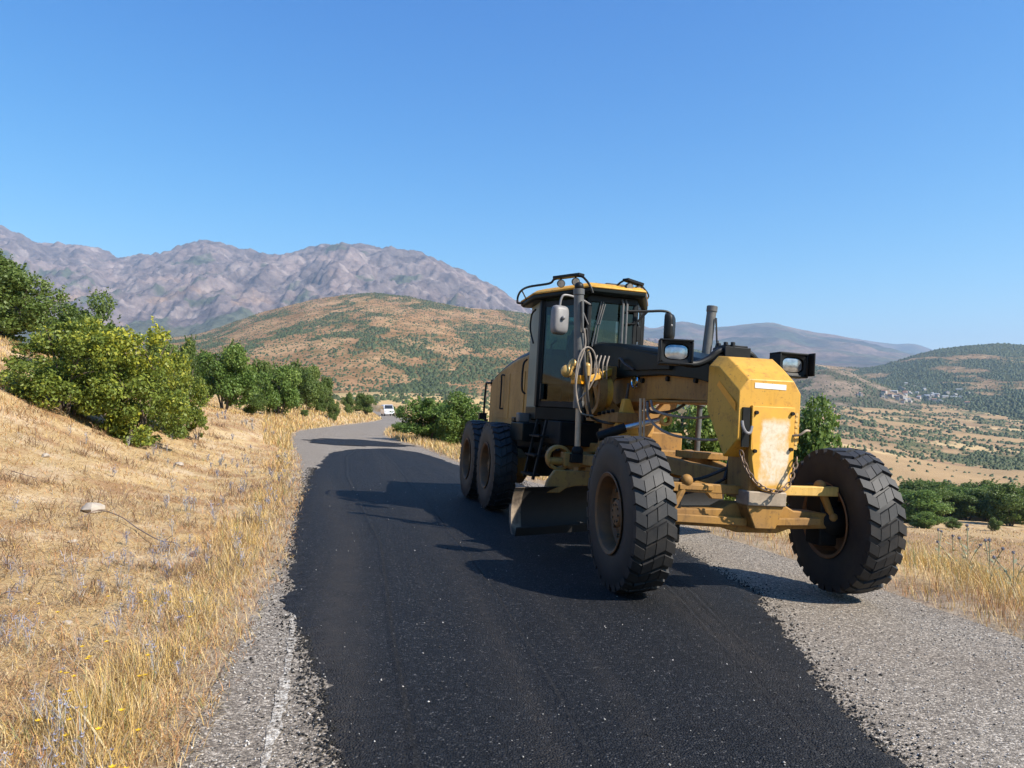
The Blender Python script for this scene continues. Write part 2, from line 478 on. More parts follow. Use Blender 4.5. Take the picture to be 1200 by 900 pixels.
_cpix = [(300, 470, 400), (300, 462, 800), (450, 470, 260), (450, 463, 420), (480, 456, 800), (520, 470, 250), (600, 476, 300), (600, 462, 800), (600, 440, 4500),
         (700, 495, 300), (700, 480, 700), (750, 508, 300), (750, 470, 1500), (850, 530, 250), (850, 500, 600), (850, 470, 2000), (1000, 560, 300), (1000, 525, 600),
         (1000, 490, 1200), (1000, 468, 2300), (1100, 574, 330), (1100, 540, 600), (1100, 503, 1200), (1100, 475, 2200), (1100, 455, 4500), (1200, 577, 330), (1200, 548, 600),
         (1200, 512, 1200), (1200, 480, 2200), (1200, 455, 4500), (1500, 590, 300), (1500, 520, 1200), (1500, 470, 4500), (0, 402, 60), (0, 420, 300), (0, 432, 1200), (0, 430, 4500),
         (200, 462, 120), (200, 455, 400), (200, 444, 1500), (200, 428, 4500), (-400, 380, 60), (-400, 420, 1000), (-400, 430, 4500), (400, 444, 2000), (400, 428, 4500), (800, 455, 4500), (1000, 452, 4500)]
_P = np.array(_cp + [pix(*q) for q in _cpix])
for X, Y in ((-1, 2), (1, 2), (3, 2), (0, 5), (3, 5), (0, 9), (-2, 15), (0, 14)):
    _P = np.vstack([_P, [X, Y, zp(X, Y)]])
_S = np.c_[_P[:, 0] / _P[:, 1] * 2.0, np.log(_P[:, 1])]
_val = (_P[:, 2] - CAM_H) / _P[:, 1]
def _K(r2): return 0.5 * r2 * np.log(r2 + 1e-12)
_n = len(_S)
_A = np.zeros((_n + 3, _n + 3))
_A[:_n, :_n] = _K(((_S[:, None] - _S[None]) ** 2).sum(-1)) + np.eye(_n) * 0.004
_A[:_n, _n:] = np.c_[np.ones(_n), _S]; _A[_n:, :_n] = _A[:_n, _n:].T
_w = np.linalg.solve(_A, np.r_[_val, 0, 0, 0])
def tps(X, Y):
    S = np.c_[np.clip(X / Y, -1.5, 1.5) * 2.0, np.log(Y)]
    out = np.zeros(len(S))
    for c in np.array_split(np.arange(len(S)), max(1, len(S) // 20000)):
        out[c] = _K(((S[c, None] - _S[None]) ** 2).sum(-1)) @ _w[:_n] + np.c_[np.ones(len(c)), S[c]] @ _w[_n:]
    return CAM_H + out * Y
def ground(X, Y):
    X = np.asarray(X, float).ravel(); Y = np.asarray(Y, float).ravel()
    r = np.hypot(X, Y) + 1e-6
    Ye = np.maximum(np.maximum(Y, 0.3 * r), 1.2)
    zt = tps(X, Ye)
    lat, hw, zr = road_at(X, Y)
    out = np.abs(lat) - hw
    zb = zp(np.clip(X, -20, 20), np.clip(Y, -60, 60)) + np.where(lat > 0, 0.10, -0.16) * np.clip(out, 0, 60)
    w = sstep(0.10, 0.34, Y / r) * sstep(0.8, 2.5, Y)
    z = zb * (1 - w) + zt * w
    # small natural unevenness, larger further away
    z = z + sstep(0.3, 2.5, out) * (0.05 * fbm(X * 0.7, Y * 0.7, 4) + np.clip(r / 300, 0, 3) * 1.2 * fbm(X / 90, Y / 90, 5))
    k = sstep(0.05, 1.7, out)
    edge = np.clip(out * 0.11 - 0.004 + 0.018 * fbm(X * 2.3, Y * 2.3, 3) + 0.016 * fbm(X * 9.0, Y * 9.0, 2), -0.05, 0.06) + np.where(out < -0.45, -0.04, 0.0)
    return (zr + edge) * (1 - k) + z * k
def ground1(x, y): return float(ground([x], [y])[0])
def hit(px, py, dmin=2.0, dmax=900.0):
    """where the ray of a photo pixel meets the ground"""
    d = np.exp(np.linspace(math.log(dmin), math.log(dmax), 700))
    r = ray(px, py)
    X = r[0] / r[1] * d; Z = CAM_H + r[2] / r[1] * d
    g = ground(X, d)
    i = np.where(Z <= g)[0]
    i = i[0] if len(i) else len(d) - 1
    return (X[i], d[i], g[i])

# ---- ground sheet: one polar sheet from under the camera to the far valley
th = np.concatenate([np.linspace(-180, -52, 60, endpoint=False), np.linspace(-52, 52, 560), np.linspace(52, 180, 61)[1:]])
rr = np.concatenate([[0.05, 0.4, 0.8, 1.2], np.exp(np.linspace(math.log(1.6), math.log(5200), 470))])
TH, RRR = np.meshgrid(np.radians(th), rr)
GX, GY = (RRR * np.sin(TH)).ravel(), (RRR * np.cos(TH)).ravel()
GZ = ground(GX, GY)
GR = RRR.ravel()
# ground colours: what grows or lies there
lat_g, hw_g, _ = road_at(GX, GY)
straw = np.array([0.52, 0.385, 0.205]); soil = np.array([0.36, 0.245, 0.135]); redsoil = np.array([0.29, 0.185, 0.11])
green = np.array([0.075, 0.095, 0.038]); pale = np.array([0.60, 0.45, 0.24]); olive = np.array([0.16, 0.15, 0.07])
n1 = fbm(GX / 7, GY / 7, 4); n2 = fbm(GX / 60 + 5, GY / 60, 5); n3 = fbm(GX / 260 + 9, GY / 130 + 2, 5); n4 = fbm(GX / 1.3, GY / 1.3, 3)
c = straw[None] * (1 + 0.25 * n4[:, None])
m = sstep(-0.1, 0.35, n1)[:, None]; c = c * (1 - m * 0.55) + soil * m * 0.55
mr_ = sstep(0.0, 0.3, fbm(GX / 1.1 + 3, GY / 1.1, 4))[:, None]; c = c * (1 - mr_ * 0.85) + np.array([0.34, 0.205, 0.11]) * mr_ * 0.85
mp_ = sstep(0.12, 0.35, fbm(GX / 0.8 - 8, GY / 0.8, 4))[:, None]; c = c * (1 - mp_ * 0.75) + np.array([0.58, 0.46, 0.31]) * mp_ * 0.75
sh_ = (1 - sstep(0.15, 0.8, np.abs(lat_g) - hw_g + 0.3 * n4))[:, None]; c = c * (1 - sh_ * 0.8) + np.array([0.29, 0.245, 0.20]) * sh_ * 0.8
far = sstep(180, 420, GR)[:, None]
cf = np.where((n3 > 0.02)[:, None], redsoil, soil) * (1 + 0.35 * n2[:, None])
pa = sstep(0.16, 0.3, n3)[:, None]; cf = cf * (1 - pa) + pale * pa
gv = sstep(0.04, 0.22, fbm(GX / 90 - 7, GY / 190 + 3, 5) + 0.12 * fbm(GX / 20, GY / 40, 3) * 3)[:, None]
cf = cf * (1 - gv) + green * gv
def field_cell(X, Y):
    u = np.floor(X / 120 + .7 * fbm(X / 160, Y / 260, 4)).astype(int); v = np.floor(Y / 150 + .7 * fbm(X / 160 + 9, Y / 260, 4)).astype(int)
    return ((u * 7919 + v * 104729 + u * v * 31) % 997) / 997.0
hc = field_cell(GX, GY)
gold_f = ((hc < .24) & (GX > 0))[:, None]; cf = np.where(gold_f, np.array([0.40, 0.275, 0.145]) * (1 + .2 * n2[:, None]), cf)
c = c * (1 - far) + cf * far
# stubble field on the slope below the road, with its darker ploughed middle
PXg = 600 + FPX * GX / np.maximum(GY, 0.1); 
fld = ((GY > 45) & (GY < 132) & (PXg > 900)).astype(float) * sstep(45, 60, GY) * (1 - sstep(122, 132, GY))
bf = np.array([0.31, 0.205, 0.115])
c = c * (1 - fld[:, None]) + (bf * (1 + 0.2 * n2[:, None]) * (1 - 0.45 * sstep(95, 105, GY + 10 * n2)[:, None]) + 0.45 * pale * sstep(95, 105, GY + 10 * n2)[:, None]) * fld[:, None]
# straw plain under the middle hill
pl = ((GY > 190) & (GY < 640) & (PXg > 330) & (PXg < 620)).astype(float) * sstep(190, 230, GY) * (1 - sstep(540, 640, GY))
c = c * (1 - 0.85 * pl[:, None]) + np.array([0.58, 0.42, 0.20]) * 0.85 * pl[:, None] * (1 + 0.12 * n2[:, None])
me = mesh_np("ground", np.c_[GX, GY, GZ], grid_faces(len(rr), len(th))[:, ::-1], smooth=True, col=np.clip(c, 0.01, 0.9))
m_, nt, b, out_ = new_mat("ground_soil")
pos = geopos(nt)
at = nd(nt, "ShaderNodeAttribute", attribute_name="Col")
f1 = noise(nt, pos, 9.0, 6, 0.7)
f2 = noise(nt, pos, 55.0, 4, 0.65)
f0 = noise(nt, pos, 0.8, 6, 0.75)
cc = mixc(nt, ramp(nt, f1, [(0.35, (0, 0, 0)), (0.68, (0.75,) * 3)]), at.outputs["Color"], mixc(nt, 1.0, at.outputs["Color"], (0.72, 0.60, 0.48), 'MULTIPLY'))
cc = mixc(nt, ramp(nt, f0, [(0.44, (0, 0, 0)), (0.64, (0.6,) * 3)]), cc, mixc(nt, 1.0, cc, (0.66, 0.60, 0.48), 'MULTIPLY'))
cc = mixc(nt, ramp(nt, f2, [(0.52, (0, 0, 0)), (0.7, (0.55,) * 3)]), cc, (0.62, 0.50, 0.33))
cc = mixc(nt, ramp(nt, f2, [(0.28, (0.6,) * 3), (0.42, (0, 0, 0))]), cc, (0.16, 0.10, 0.06))
nt.links.new(cc, b.inputs["Base Color"]); b.inputs["Roughness"].default_value = 0.95; b.inputs["Specular IOR Level"].default_value = 0.1
bump(nt, math_n(nt, 'ADD', f1, f2), b, 0.6, 0.03)
me.materials.append(m_)
tag(link("ground", me), kind="structure")

# ---- old chip-seal road
def chips(name, stops, scale, extra=None, bumpv=0.8, rough=0.85, dist=0.006):
    m, nt, b, out = new_mat(name)
    pos = geopos(nt)
    col = voro(nt, pos, scale, out="Color")
    dst = voro(nt, pos, scale)
    sep = nt.nodes.new("ShaderNodeSeparateColor"); nt.links.new(col, sep.inputs[0])
    c = ramp(nt, sep.outputs[0], stops)
    big = noise(nt, pos, 0.9, 5, 0.6)
    c = mixc(nt, ramp(nt, big, [(0.3, (0, 0, 0)), (0.75, (0.55,) * 3)]), c, mixc(nt, 1.0, c, (0.68, 0.60, 0.52), 'MULTIPLY'))
    if extra: c = extra(nt, pos, c)
    nt.links.new(c, b.inputs["Base Color"]); b.inputs["Roughness"].default_value = rough
    fine = noise(nt, pos, scale * 1.7, 3)
    bump(nt, math_n(nt, 'SUBTRACT', math_n(nt, 'MULTIPLY', fine, 0.6), dst), b, bumpv, dist)
    MAT[name] = m
    return m, nt, b
CHIPS = [(0.0, (0.06, 0.048, 0.037)), (0.3, (0.14, 0.117, 0.09)), (0.62, (0.215, 0.183, 0.145)), (0.85, (0.32, 0.275, 0.22)), (1.0, (0.56, 0.50, 0.42))]
chips("chip_seal", CHIPS, 95.0)
def dusty(nt, pos, c):
    at = nd(nt, "ShaderNodeAttribute", attribute_name="dust")
    n = noise(nt, pos, 6.0, 5, 0.7)
    f = math_n(nt, 'MULTIPLY', at.outputs["Fac"], ramp(nt, n, [(0.3, (0.25,) * 3), (0.75, (1, 1, 1))]), True)
    return mixc(nt, f, c, (0.052, 0.044, 0.037))
m_, nt, b = chips("fresh_bitumen", [(0.0, (0.004, 0.005, 0.007)), (0.5, (0.010, 0.011, 0.014)), (0.86, (0.026, 0.028, 0.033)), (0.97, (0.05, 0.051, 0.055)), (1.0, (0.15, 0.147, 0.145))], 92.0, dusty, 1.0, 0.62, 0.022)
b.inputs["Specular IOR Level"].default_value = 0.2
nc = 22
tt = np.linspace(0, 1, nc)
V = []
for i in range(len(RL)):
    l = RL[i]; r = RR[i]
    wob = 0.0
    for t in tt:
        e = t + (wob * 0.5 if t in (0, 1) else 0) / (2 * RW[i])
        p = l * (1 - e) + r * e
        V.append((p[0], p[1], p[2]))
me = mesh_np("road", V, grid_faces(len(RL), nc), MAT["chip_seal"], smooth=True)
tag(link("road", me), kind="structure")

# ---- fresh black asphalt laid on it and a dark patch beyond: sheets with a real edge, seams and wheel tracks
def lerp_tab(tab, y):
    t = np.array(tab); return np.interp(y, t[:, 0], t[:, 1])
seams = [[(1.0, .05), (3.4, -.44), (4.82, -.74), (8.34, -1.42), (11.9, -2.35), (16, -3.4), (22, -4.7), (28, -5.5)],
         [(1.0, .62), (3.38, .33), (4.38, .19), (6.33, -.14), (9, -.68), (13, -1.5), (20, -3.0), (28, -4.8)],
         [(1.0, 1.5), (3.2, 1.53), (4.77, 1.56), (7.1, 1.56), (9, 1.3), (13, .35), (20, -1.6), (28, -4.2)],
         [(1.0, 1.3), (3.2, 1.36), (4.77, 1.40), (7.1, 1.39), (9, 1.1), (13, .15), (20, -1.8), (28, -4.3)]]
def asphalt(name, left, right, y0, y1, lab, use_seams=True, rag=0.10):
    ys = [y0]
    while ys[-1] < y1: ys.append(ys[-1] + max(0.02, 0.008 * ys[-1]))
    ys = np.array(ys); ys[-1] = y1
    xl = lerp_tab(left, ys) + rag * fbm(ys * 1.3, ys * 0 + 3.1, 4) + 0.05 * fbm(ys * 7, ys * 0 + 7.7, 3) + 0.06 * fbm(ys * 26, ys * 0 + 1.7, 3)
    xr = lerp_tab(right, ys) + rag * fbm(ys * 1.1, ys * 0 + 13.1, 4) + 0.05 * fbm(ys * 7, ys * 0 + 27.7, 3) + 0.06 * fbm(ys * 26, ys * 0 + 5.7, 3)
    xr = np.maximum(xr, xl + 0.05)
    V = []; D = []
    offs = np.array([-.055, -.03, -.015, 0, .015, .03, .055])
    ncol = 64 + (len(offs) * len(seams) if use_seams else 0) + 4
    for y, a, b_ in zip(ys, xl, xr):
        w = b_ - a
        cols = list(np.linspace(a + min(.06, w * .2), b_ - min(.06, w * .2), 64)) + [a, a + min(.02, w * .1), b_ - min(.02, w * .1), b_]
        sx = [lerp_tab(s, y) for s in seams]
        if use_seams:
            for s in sx: cols += list(np.clip(s + offs * (0.7 + y * 0.05), a + w * .1, b_ - w * .1))
        cols = np.sort(np.array(cols))
        e = np.minimum(cols - a, b_ - cols)
        h = 0.006 + 0.026 * sstep(-0.01, 0.16, e)
        du = np.zeros(ncol)
        if use_seams:
            for k, s in enumerate(sx):
                q = (cols - s) / (0.7 + y * 0.05)
                h = h + (0.013, 0.009, 0.007, 0.005)[k] * np.exp(-(q / 0.016) ** 2) - 0.006 * np.exp(-((q - 0.03) / 0.014) ** 2)
            c0 = sx[0] - 0.27 - 0.01 * y; du += 0.75 * np.exp(-((cols - c0) / 0.20) ** 2) * sstep(2.0, 4.5, y) * (1 - sstep(12, 18, y))
            c1 = sx[1] - 0.20; du += 0.28 * np.exp(-((cols - c1) / 0.16) ** 2)
            c2 = sx[2] - 0.05; du += 0.4 * np.exp(-((cols - c2) / 0.25) ** 2)
            h = h - 0.008 * np.exp(-((cols - c0) / 0.2) ** 2)
        du += 0.30 * sstep(0.05, 0.4, fbm((cols - sx[1]) * 5.5, np.full(ncol, y * .12), 3)) + 0.3 * (1 - sstep(0.0, 0.18, e))
        V.append(np.c_[cols, np.full(ncol, y), zp(cols, np.full(ncol, y)) + h + 0.004 * fbm(cols * 2.1, np.full(ncol, y) * 2.1, 3)])
        D.append(du)
    V = np.concatenate(V); D = np.concatenate(D)
    me = mesh_np(name, V, grid_faces(len(ys), ncol), MAT["fresh_bitumen"], smooth=True, attrs={"dust": ('POINT', np.clip(D, 0, 1))})
    tag(link(name, me), kind="structure")
asphalt("dark_road_sheet",
        [(0.6, -.1), (2.3, -.45), (3.2, -.72), (3.8, -.93), (5.06, -1.38), (5.9, -1.67), (8.05, -2.25), (11.5, -3.12), (15.6, -4.05), (20.5, -5.0), (24.3, -5.66), (26.5, -5.45), (28.4, -4.6)],
        [(0.6, 1.55), (3.5, 1.72), (4.7, 1.83), (5.8, 2.03), (7.3, 2.2), (9.6, 1.95), (12, 1.45), (17, .15), (21, -1.3), (24.5, -2.3), (27, -3.2), (28.4, -4.4)], 0.7, 28.4, "")
asphalt("dark_road_sheet", [(28.6, -6.9), (29.2, -7.6), (31, -8.05), (33, -8.0), (34.6, -6.9)], [(28.6, -6.5), (29.2, -5.2), (30.4, -4.35), (32, -4.35), (33.4, -5.2), (34.6, -6.7)], 28.6, 34.6, "", False, 1.3)  # separate dark patch across the road beyond the main sheet, same black material

# ---- worn white edge line
def worn(nt, pos, c):
    f = ramp(nt, noise(nt, pos, 34.0, 6, 0.8), [(0.47, (0, 0, 0)), (0.62, (1, 1, 1))])
    return mixc(nt, f, c, (0.60, 0.56, 0.49))
m_, nt, b = chips("worn_line_paint", CHIPS, 95.0, worn)
V = []; ys = np.arange(0.8, 7.4, 0.05)
for y in ys:
    x = np.interp(y, [0.8, 3.16, 3.78, 4.54, 6.0, 7.4], [-.40, -1.00, -1.12, -1.29, -1.66, -2.05]); w = 0.020 + 0.020 * float(fbm(np.array([y * 5]), np.array([0.3]), 3)[0])
    w *= float(1 - sstep(5.2, 7.4, np.array([y]))[()]) + 0.1
    for s in (-1, 1):
        xx = x + s * w + 0.012 * float(fbm(np.array([y * 9 + s * 40]), np.array([s * 3.3]), 3)[0]); V.append((xx, y, zp(xx, y) + 0.0045))
tag(link("road_marking", mesh_np("road_marking", V, grid_faces(len(ys), 2), m_)), kind="structure")

# =================================================================== HILLS AND MOUNTAINS
PXA = np.arange(-800, 2001, 3.2)
def tabi(tab, px):
    t = np.array(tab, float); return np.interp(px, t[:, 0], t[:, 1])
def smooth_tab(tab, px, s=8):
    v = tabi(tab, px); k = np.exp(-0.5 * (np.arange(-20, 21) * 3.2 / s) ** 2); k /= k.sum()
    return np.convolve(np.pad(v, 20, mode='edge'), k, 'valid')
HILLS = {}
def hill_layer(name, px0, px1, crest, foot, dc, df, nr, amp, rs, colour, mat, g=1.25, jag=0.0, step=3.2, stretch=1.0, gain=0.52):
    """a range of hills: crest and foot given as photo elevations at their own distances"""
    px = np.arange(px0, px1 + 1, step)
    cr = np.interp(px, PXA, smooth_tab(crest, PXA)); ft = np.interp(px, PXA, smooth_tab(foot, PXA, 30))
    DC = np.interp(px, *zip(*dc)); DF = np.interp(px, *zip(*df))
    tt = np.concatenate([np.linspace(-0.08, 1, nr), np.linspace(1.03, 1.8, 14)])
    T, PX = np.meshgrid(tt, px, indexing='ij')
    D = DF + (DC - DF) * T
    a = (PX - 600) / FPX
    X = a * D; Y = D
    def zz(py, d): return CAM_H + d * (math.sin(PITCH) - (py - 450) / FPX * math.cos(PITCH)) / (math.cos(PITCH) + (py - 450) / FPX * math.sin(PITCH))
    zc = zz(cr, DC)[None]; zf = zz(ft, DF)[None]
    tc = np.clip(T, 0, 1)
    Z = zf + (zc - zf) * tc ** g
    n = ridged(X / rs + 3.1, Y / (rs * stretch) - 1.7, 7, gain)
    n = n - n.mean()
    env = np.clip(tc, 0, 1) ** 0.6 * np.clip(1.02 - tc, 0.02, 1) ** 0.5
    Z = Z + amp * n * env
    if jag: Z = Z + jag * fbm(X / (rs * 0.13), Y / (rs * 0.13), 5) * np.clip(tc * 2, 0, 1)
    if jag > 20: Z = Z + 120 * (ridged(X / 330 + .4 * fbm(X / 500, Y / 900, 3), Y / 1500, 4, 0.55) - .6) * env + 0.0
    if jag > 20: Z = Z + 26 * ridged(X / 130, Y / 200, 3, 0.6) * np.clip(tc * 3, 0, 1) * np.clip(1.15 - tc, .12, 1)
    over = np.clip(T - 1, 0, 1)
    Z = Z - (zc - zf) * over * 0.75
    Z = Z - np.clip(-T, 0, 1) * (60 + 0.2 * (zc - zf))
    Xr, Yr, Zr = X.ravel(), Y.ravel(), Z.ravel()
    # slope-facing helps the colour: steep = rock
    gy = np.gradient(Z, axis=0) / (np.gradient(D, axis=0) + 1e-6)
    gx = np.gradient(Z, axis=1) / (np.gradient(X, axis=1) + 1e-6)
    steep = np.hypot(gx, gy).ravel()
    col, veg = colour(Xr, Yr, Zr, T.ravel(), PX.ravel(), steep, n.ravel())
    me = mesh_np(name, np.c_[Xr, Yr, Zr], grid_faces(len(tt), len(px)), mat, smooth=True, col=np.clip(col, 0.01, 0.9))
    o = tag(link(name, me), kind="structure")
    HILLS[len(HILLS)] = (X, Y, Z, veg.reshape(X.shape), T)
    return o
def hill_mat(name, s1, s2, dark, amt):
    m, nt, b, out = new_mat(name)
    pos = geopos(nt)
    at = nd(nt, "ShaderNodeAttribute", attribute_name="Col")
    n1 = noise(nt, pos, s1, 6, 0.7); n2 = noise(nt, pos, s2, 5, 0.7)
    c = mixc(nt, ramp(nt, n1, [(0.42, (0, 0, 0)), (0.62, (amt,) * 3)]), at.outputs["Color"], mixc(nt, 1.0, at.outputs["Color"], dark, 'MULTIPLY'))
    c = mixc(nt, ramp(nt, n2, [(0.5, (0, 0, 0)), (0.66, (amt * 0.8,) * 3)]), c, mixc(nt, 1.0, c, (1.35, 1.3, 1.22), 'MULTIPLY'))
    nt.links.new(c, b.inputs["Base Color"]); b.inputs["Roughness"].default_value = 1.0; b.inputs["Specular IOR Level"].default_value = 0.0
    bump(nt, n1, b, 0.7, 0.25 / s1)
    MAT[name] = m
    return m
hill_mat("scrub_hill", 0.035, 0.12, (0.42, 0.50, 0.42), 0.75)
hill_mat("rock_mountain", 0.009, 0.03, (0.55, 0.53, 0.56), 0.95)
tan = np.array([0.30, 0.175, 0.095]); tan2 = np.array([0.40, 0.25, 0.14]); scrub = np.array([0.075, 0.09, 0.045]); rockg = np.array([0.30, 0.25, 0.22])

def c_mid(X, Y, Z, T, PX, st, n):
    v = fbm(X / 150 + 4, Y / 420, 5) + 0.5 * fbm(X / 36, Y / 110, 4)
    edge = 0.09 - 0.16 * sstep(520, 640, PX)
    veg = sstep(edge - 0.06, edge + 0.14, v)
    c = tan + (tan2 - tan) * sstep(-0.2, 0.4, fbm(X / 60, Y / 180, 4))[:, None]
    r = sstep(0.5, 0.85, T)[:, None] * sstep(0.0, 0.4, fbm(X / 60 + 9, Y / 160, 4))[:, None]
    c = c * (1 - 0.5 * r) + np.array([0.34, 0.22, 0.15]) * 0.5 * r
    c = c * (1 - 0.6 * veg[:, None]) + scrub * 0.6 * veg[:, None]
    return c, veg
hill_layer("hill", -100, 860, [(-100, 412), (120, 404), (170, 398), (230, 392), (262, 382), (290, 371), (330, 359), (370, 350), (400, 346), (435, 343), (470, 347), (500, 352), (530, 358), (560, 362), (610, 366), (660, 374), (720, 390), (780, 405), (860, 430)],
           [(-100, 438), (200, 446), (300, 455), (450, 460), (600, 464), (860, 485)], [(-100, 2300), (300, 2300), (860, 2500)], [(-100, 800), (300, 640), (600, 700), (860, 900)], 150, 22.0, 420.0, c_mid, MAT["scrub_hill"], 1.15, 2.0, 2.4, 1.6)

def c_right(X, Y, Z, T, PX, st, n):
    v = fbm(X / 300 + 8, Y / 700 + 3, 5) + 0.35 * fbm(X / 60, Y / 170, 4)
    th_ = -0.42 + 0.40 * (1 - sstep(960, 1060, PX)) + 0.35 * (1 - sstep(0.05, 0.30, T)) * (1 - sstep(1110, 1180, PX))
    veg = sstep(th_ - 0.05, th_ + 0.15, v)
    c = np.array([0.28, 0.18, 0.105]) + (tan2 - tan) * sstep(-0.2, 0.4, fbm(X / 120, Y / 80, 4))[:, None]
    c = c * (1 - 0.9 * veg[:, None]) + np.array([0.058, 0.078, 0.042]) * 0.9 * veg[:, None]
    return c, veg
hill_layer("hill", 560, 1700, [(560, 420), (680, 408), (740, 403), (790, 406), (840, 414), (900, 424), (950, 426), (990, 431), (1015, 432), (1045, 425), (1085, 412), (1130, 405), (1170, 402), (1205, 404), (1300, 396), (1450, 410), (1700, 400)],
           [(560, 468), (800, 470), (950, 470), (1050, 474), (1150, 486), (1200, 492), (1700, 500)], [(560, 3900), (1700, 3700)], [(560, 2300), (1050, 2300), (1200, 1700), (1700, 1500)], 110, 38.0, 700.0, c_right, MAT["scrub_hill"], 1.2, 2.5, 2.6, 1.4)
def c_knoll(X, Y, Z, T, PX, st, n):
    veg = sstep(-0.12, 0.1, fbm(X / 150, Y / 100, 5))
    c = np.array([0.25, 0.185, 0.135]) * (1 - 0.8 * veg[:, None]) + np.array([0.07, 0.075, 0.05]) * 0.8 * veg[:, None]
    return c, veg
hill_layer("hill", 880, 1080, [(880, 466), (905, 452), (930, 441), (955, 434), (975, 431), (1000, 437), (1025, 447), (1050, 457), (1080, 470)],
           [(880, 486), (980, 486), (1080, 488)], [(880, 2250), (1080, 2250)], [(880, 1700), (1080, 1700)], 40, 12.0, 220.0, c_knoll, MAT["scrub_hill"], 0.9, 1.5, 2.4, 1.0)

def c_mount(X, Y, Z, T, PX, st, n):
    r1 = np.array([0.24, 0.185, 0.17]); r2 = np.array([0.33, 0.27, 0.245]); r3 = np.array([0.15, 0.122, 0.12])
    a = sstep(-0.3, 0.5, fbm(X / 700, Y / 500, 5))[:, None]; c = r3 * (1 - a) + r1 * a
    pk = sstep(0.15, 0.5, fbm(X / 240 + 7, Y / 160, 5))[:, None]; c = c * (1 - 0.7 * pk) + r2 * 0.7 * pk
    tn = sstep(0.1, 0.45, fbm(X / 500 - 3, Y / 420 + 5, 5))[:, None] * (1 - sstep(0.3, 0.6, T))[:, None]
    c = c * (1 - 0.7 * tn) + np.array([0.30, 0.20, 0.135]) * 0.7 * tn
    lim = 0.05 + 0.75 * T
    veg = sstep(lim - 0.1, lim + 0.12, fbm(X / 650 + 2, Y / 520, 5) + 0.3 * fbm(X / 110, Y / 110, 3) + 0.12)
    c = c * (1 - 0.8 * veg[:, None]) + np.array([0.08, 0.10, 0.06]) * 0.8 * veg[:, None]
    return c, veg
hill_layer("mountain", -700, 800, [(-700, 330), (-400, 300), (-200, 285), (-60, 272), (0, 267), (12, 271), (28, 280), (48, 287), (62, 290), (85, 290), (110, 295), (138, 304), (158, 299), (178, 295), (200, 293), (214, 289), (228, 283), (240, 280), (248, 281), (262, 288), (282, 296), (320, 298), (345, 296), (362, 291), (378, 285), (392, 285), (402, 288), (430, 291), (455, 294), (480, 298), (497, 301), (510, 305), (522, 310), (535, 314), (548, 322), (560, 329), (570, 330), (582, 336), (592, 345), (604, 354), (620, 362), (660, 378), (720, 395), (800, 420)],
           [(-700, 430), (0, 404), (150, 404), (300, 412), (800, 440)], [(-700, 8500), (0, 8600), (240, 8000), (400, 7400), (800, 7400)], [(-700, 4600), (800, 4400)], 230, 230.0, 1400.0, c_mount, MAT["rock_mountain"], 1.1, 46.0, 2.0, 1.0, 0.6)
def c_far(X, Y, Z, T, PX, st, n):
    a = sstep(-0.3, 0.4, fbm(X / 1300, Y / 900, 5))[:, None]
    c = np.array([0.07, 0.068, 0.06]) * (1 - a) + np.array([0.21, 0.145, 0.115]) * a
    veg = sstep(0.0, 0.25, fbm(X / 900 + 5, Y / 700, 5)); c = c * (1 - 0.6 * veg[:, None]) + np.array([0.09, 0.11, 0.07]) * 0.6 * veg[:, None]
    return c, veg
hill_layer("mountain", 560, 1500, [(560, 392), (640, 380), (700, 372), (730, 372), (745, 377), (762, 387), (776, 384), (790, 378), (800, 377), (815, 379), (832, 383), (850, 382), (872, 380), (890, 378), (905, 377), (918, 379), (935, 384), (950, 389), (975, 392), (1000, 397), (1020, 403), (1060, 412), (1100, 425), (1500, 440)],
           [(560, 430), (900, 432), (1500, 450)], [(560, 12000), (1500, 12000)], [(560, 7000), (1500, 7000)], 80, 190.0, 1900.0, c_far, MAT["rock_mountain"], 1.0, 14.0, 3.2, 1.0)
hill_layer("mountain", 700, 1900, [(700, 420), (930, 410), (970, 393), (1000, 397), (1030, 401), (1055, 404), (1075, 403), (1088, 409), (1110, 416), (1150, 424), (1250, 428), (1500, 420), (1900, 430)],
           [(700, 440), (1900, 440)], [(700, 17000), (1900, 17000)], [(700, 12500), (1900, 12500)], 40, 200.0, 2200.0, c_far, MAT["rock_mountain"], 1.0, 12.0, 3.2, 1.0)

# =================================================================== SCRUB on the hillsides (countless small bushes)
def scrub_mesh(P, S, C, name):
    """low, jittered eight-sided bushes"""
    n = len(P)
    base = np.array([(1, 0, 0), (0.5, .87, 0), (-.5, .87, 0), (-1, 0, 0), (-.5, -.87, 0), (.5, -.87, 0), (.55, .2, .8), (-.4, .45, .9), (-.1, -.55, .75)])
    faces = np.array([(0, 1, 6), (1, 7, 6), (1, 2, 7), (2, 3, 7), (3, 8, 7), (3, 4, 8), (4, 5, 8), (5, 0, 6), (5, 6, 8), (6, 7, 8)])
    B = base[None] * (1 + rng.uniform(-.3, .3, (n, 9, 3)))
    B[:, :6, 2] = -0.25
    a = rng.uniform(0, 6.28, n); ca, sa = np.cos(a)[:, None], np.sin(a)[:, None]
    x = B[..., 0] * ca - B[..., 1] * sa; y = B[..., 0] * sa + B[..., 1] * ca
    V = np.stack([x, y, B[..., 2] * rng.uniform(.8, 1.3, (n, 1))], -1) * S[:, None, None] + P[:, None]
    F = (faces[None] + (np.arange(n) * 9)[:, None, None]).reshape(-1, 3)
    col = np.repeat(C * rng.uniform(.65, 1.4, (n, 1)), 9, 0)
    me = mesh_np(name, V.reshape(-1, 3), F, MAT["scrub_leaf"], smooth=True, col=col)
    return link(name, me)
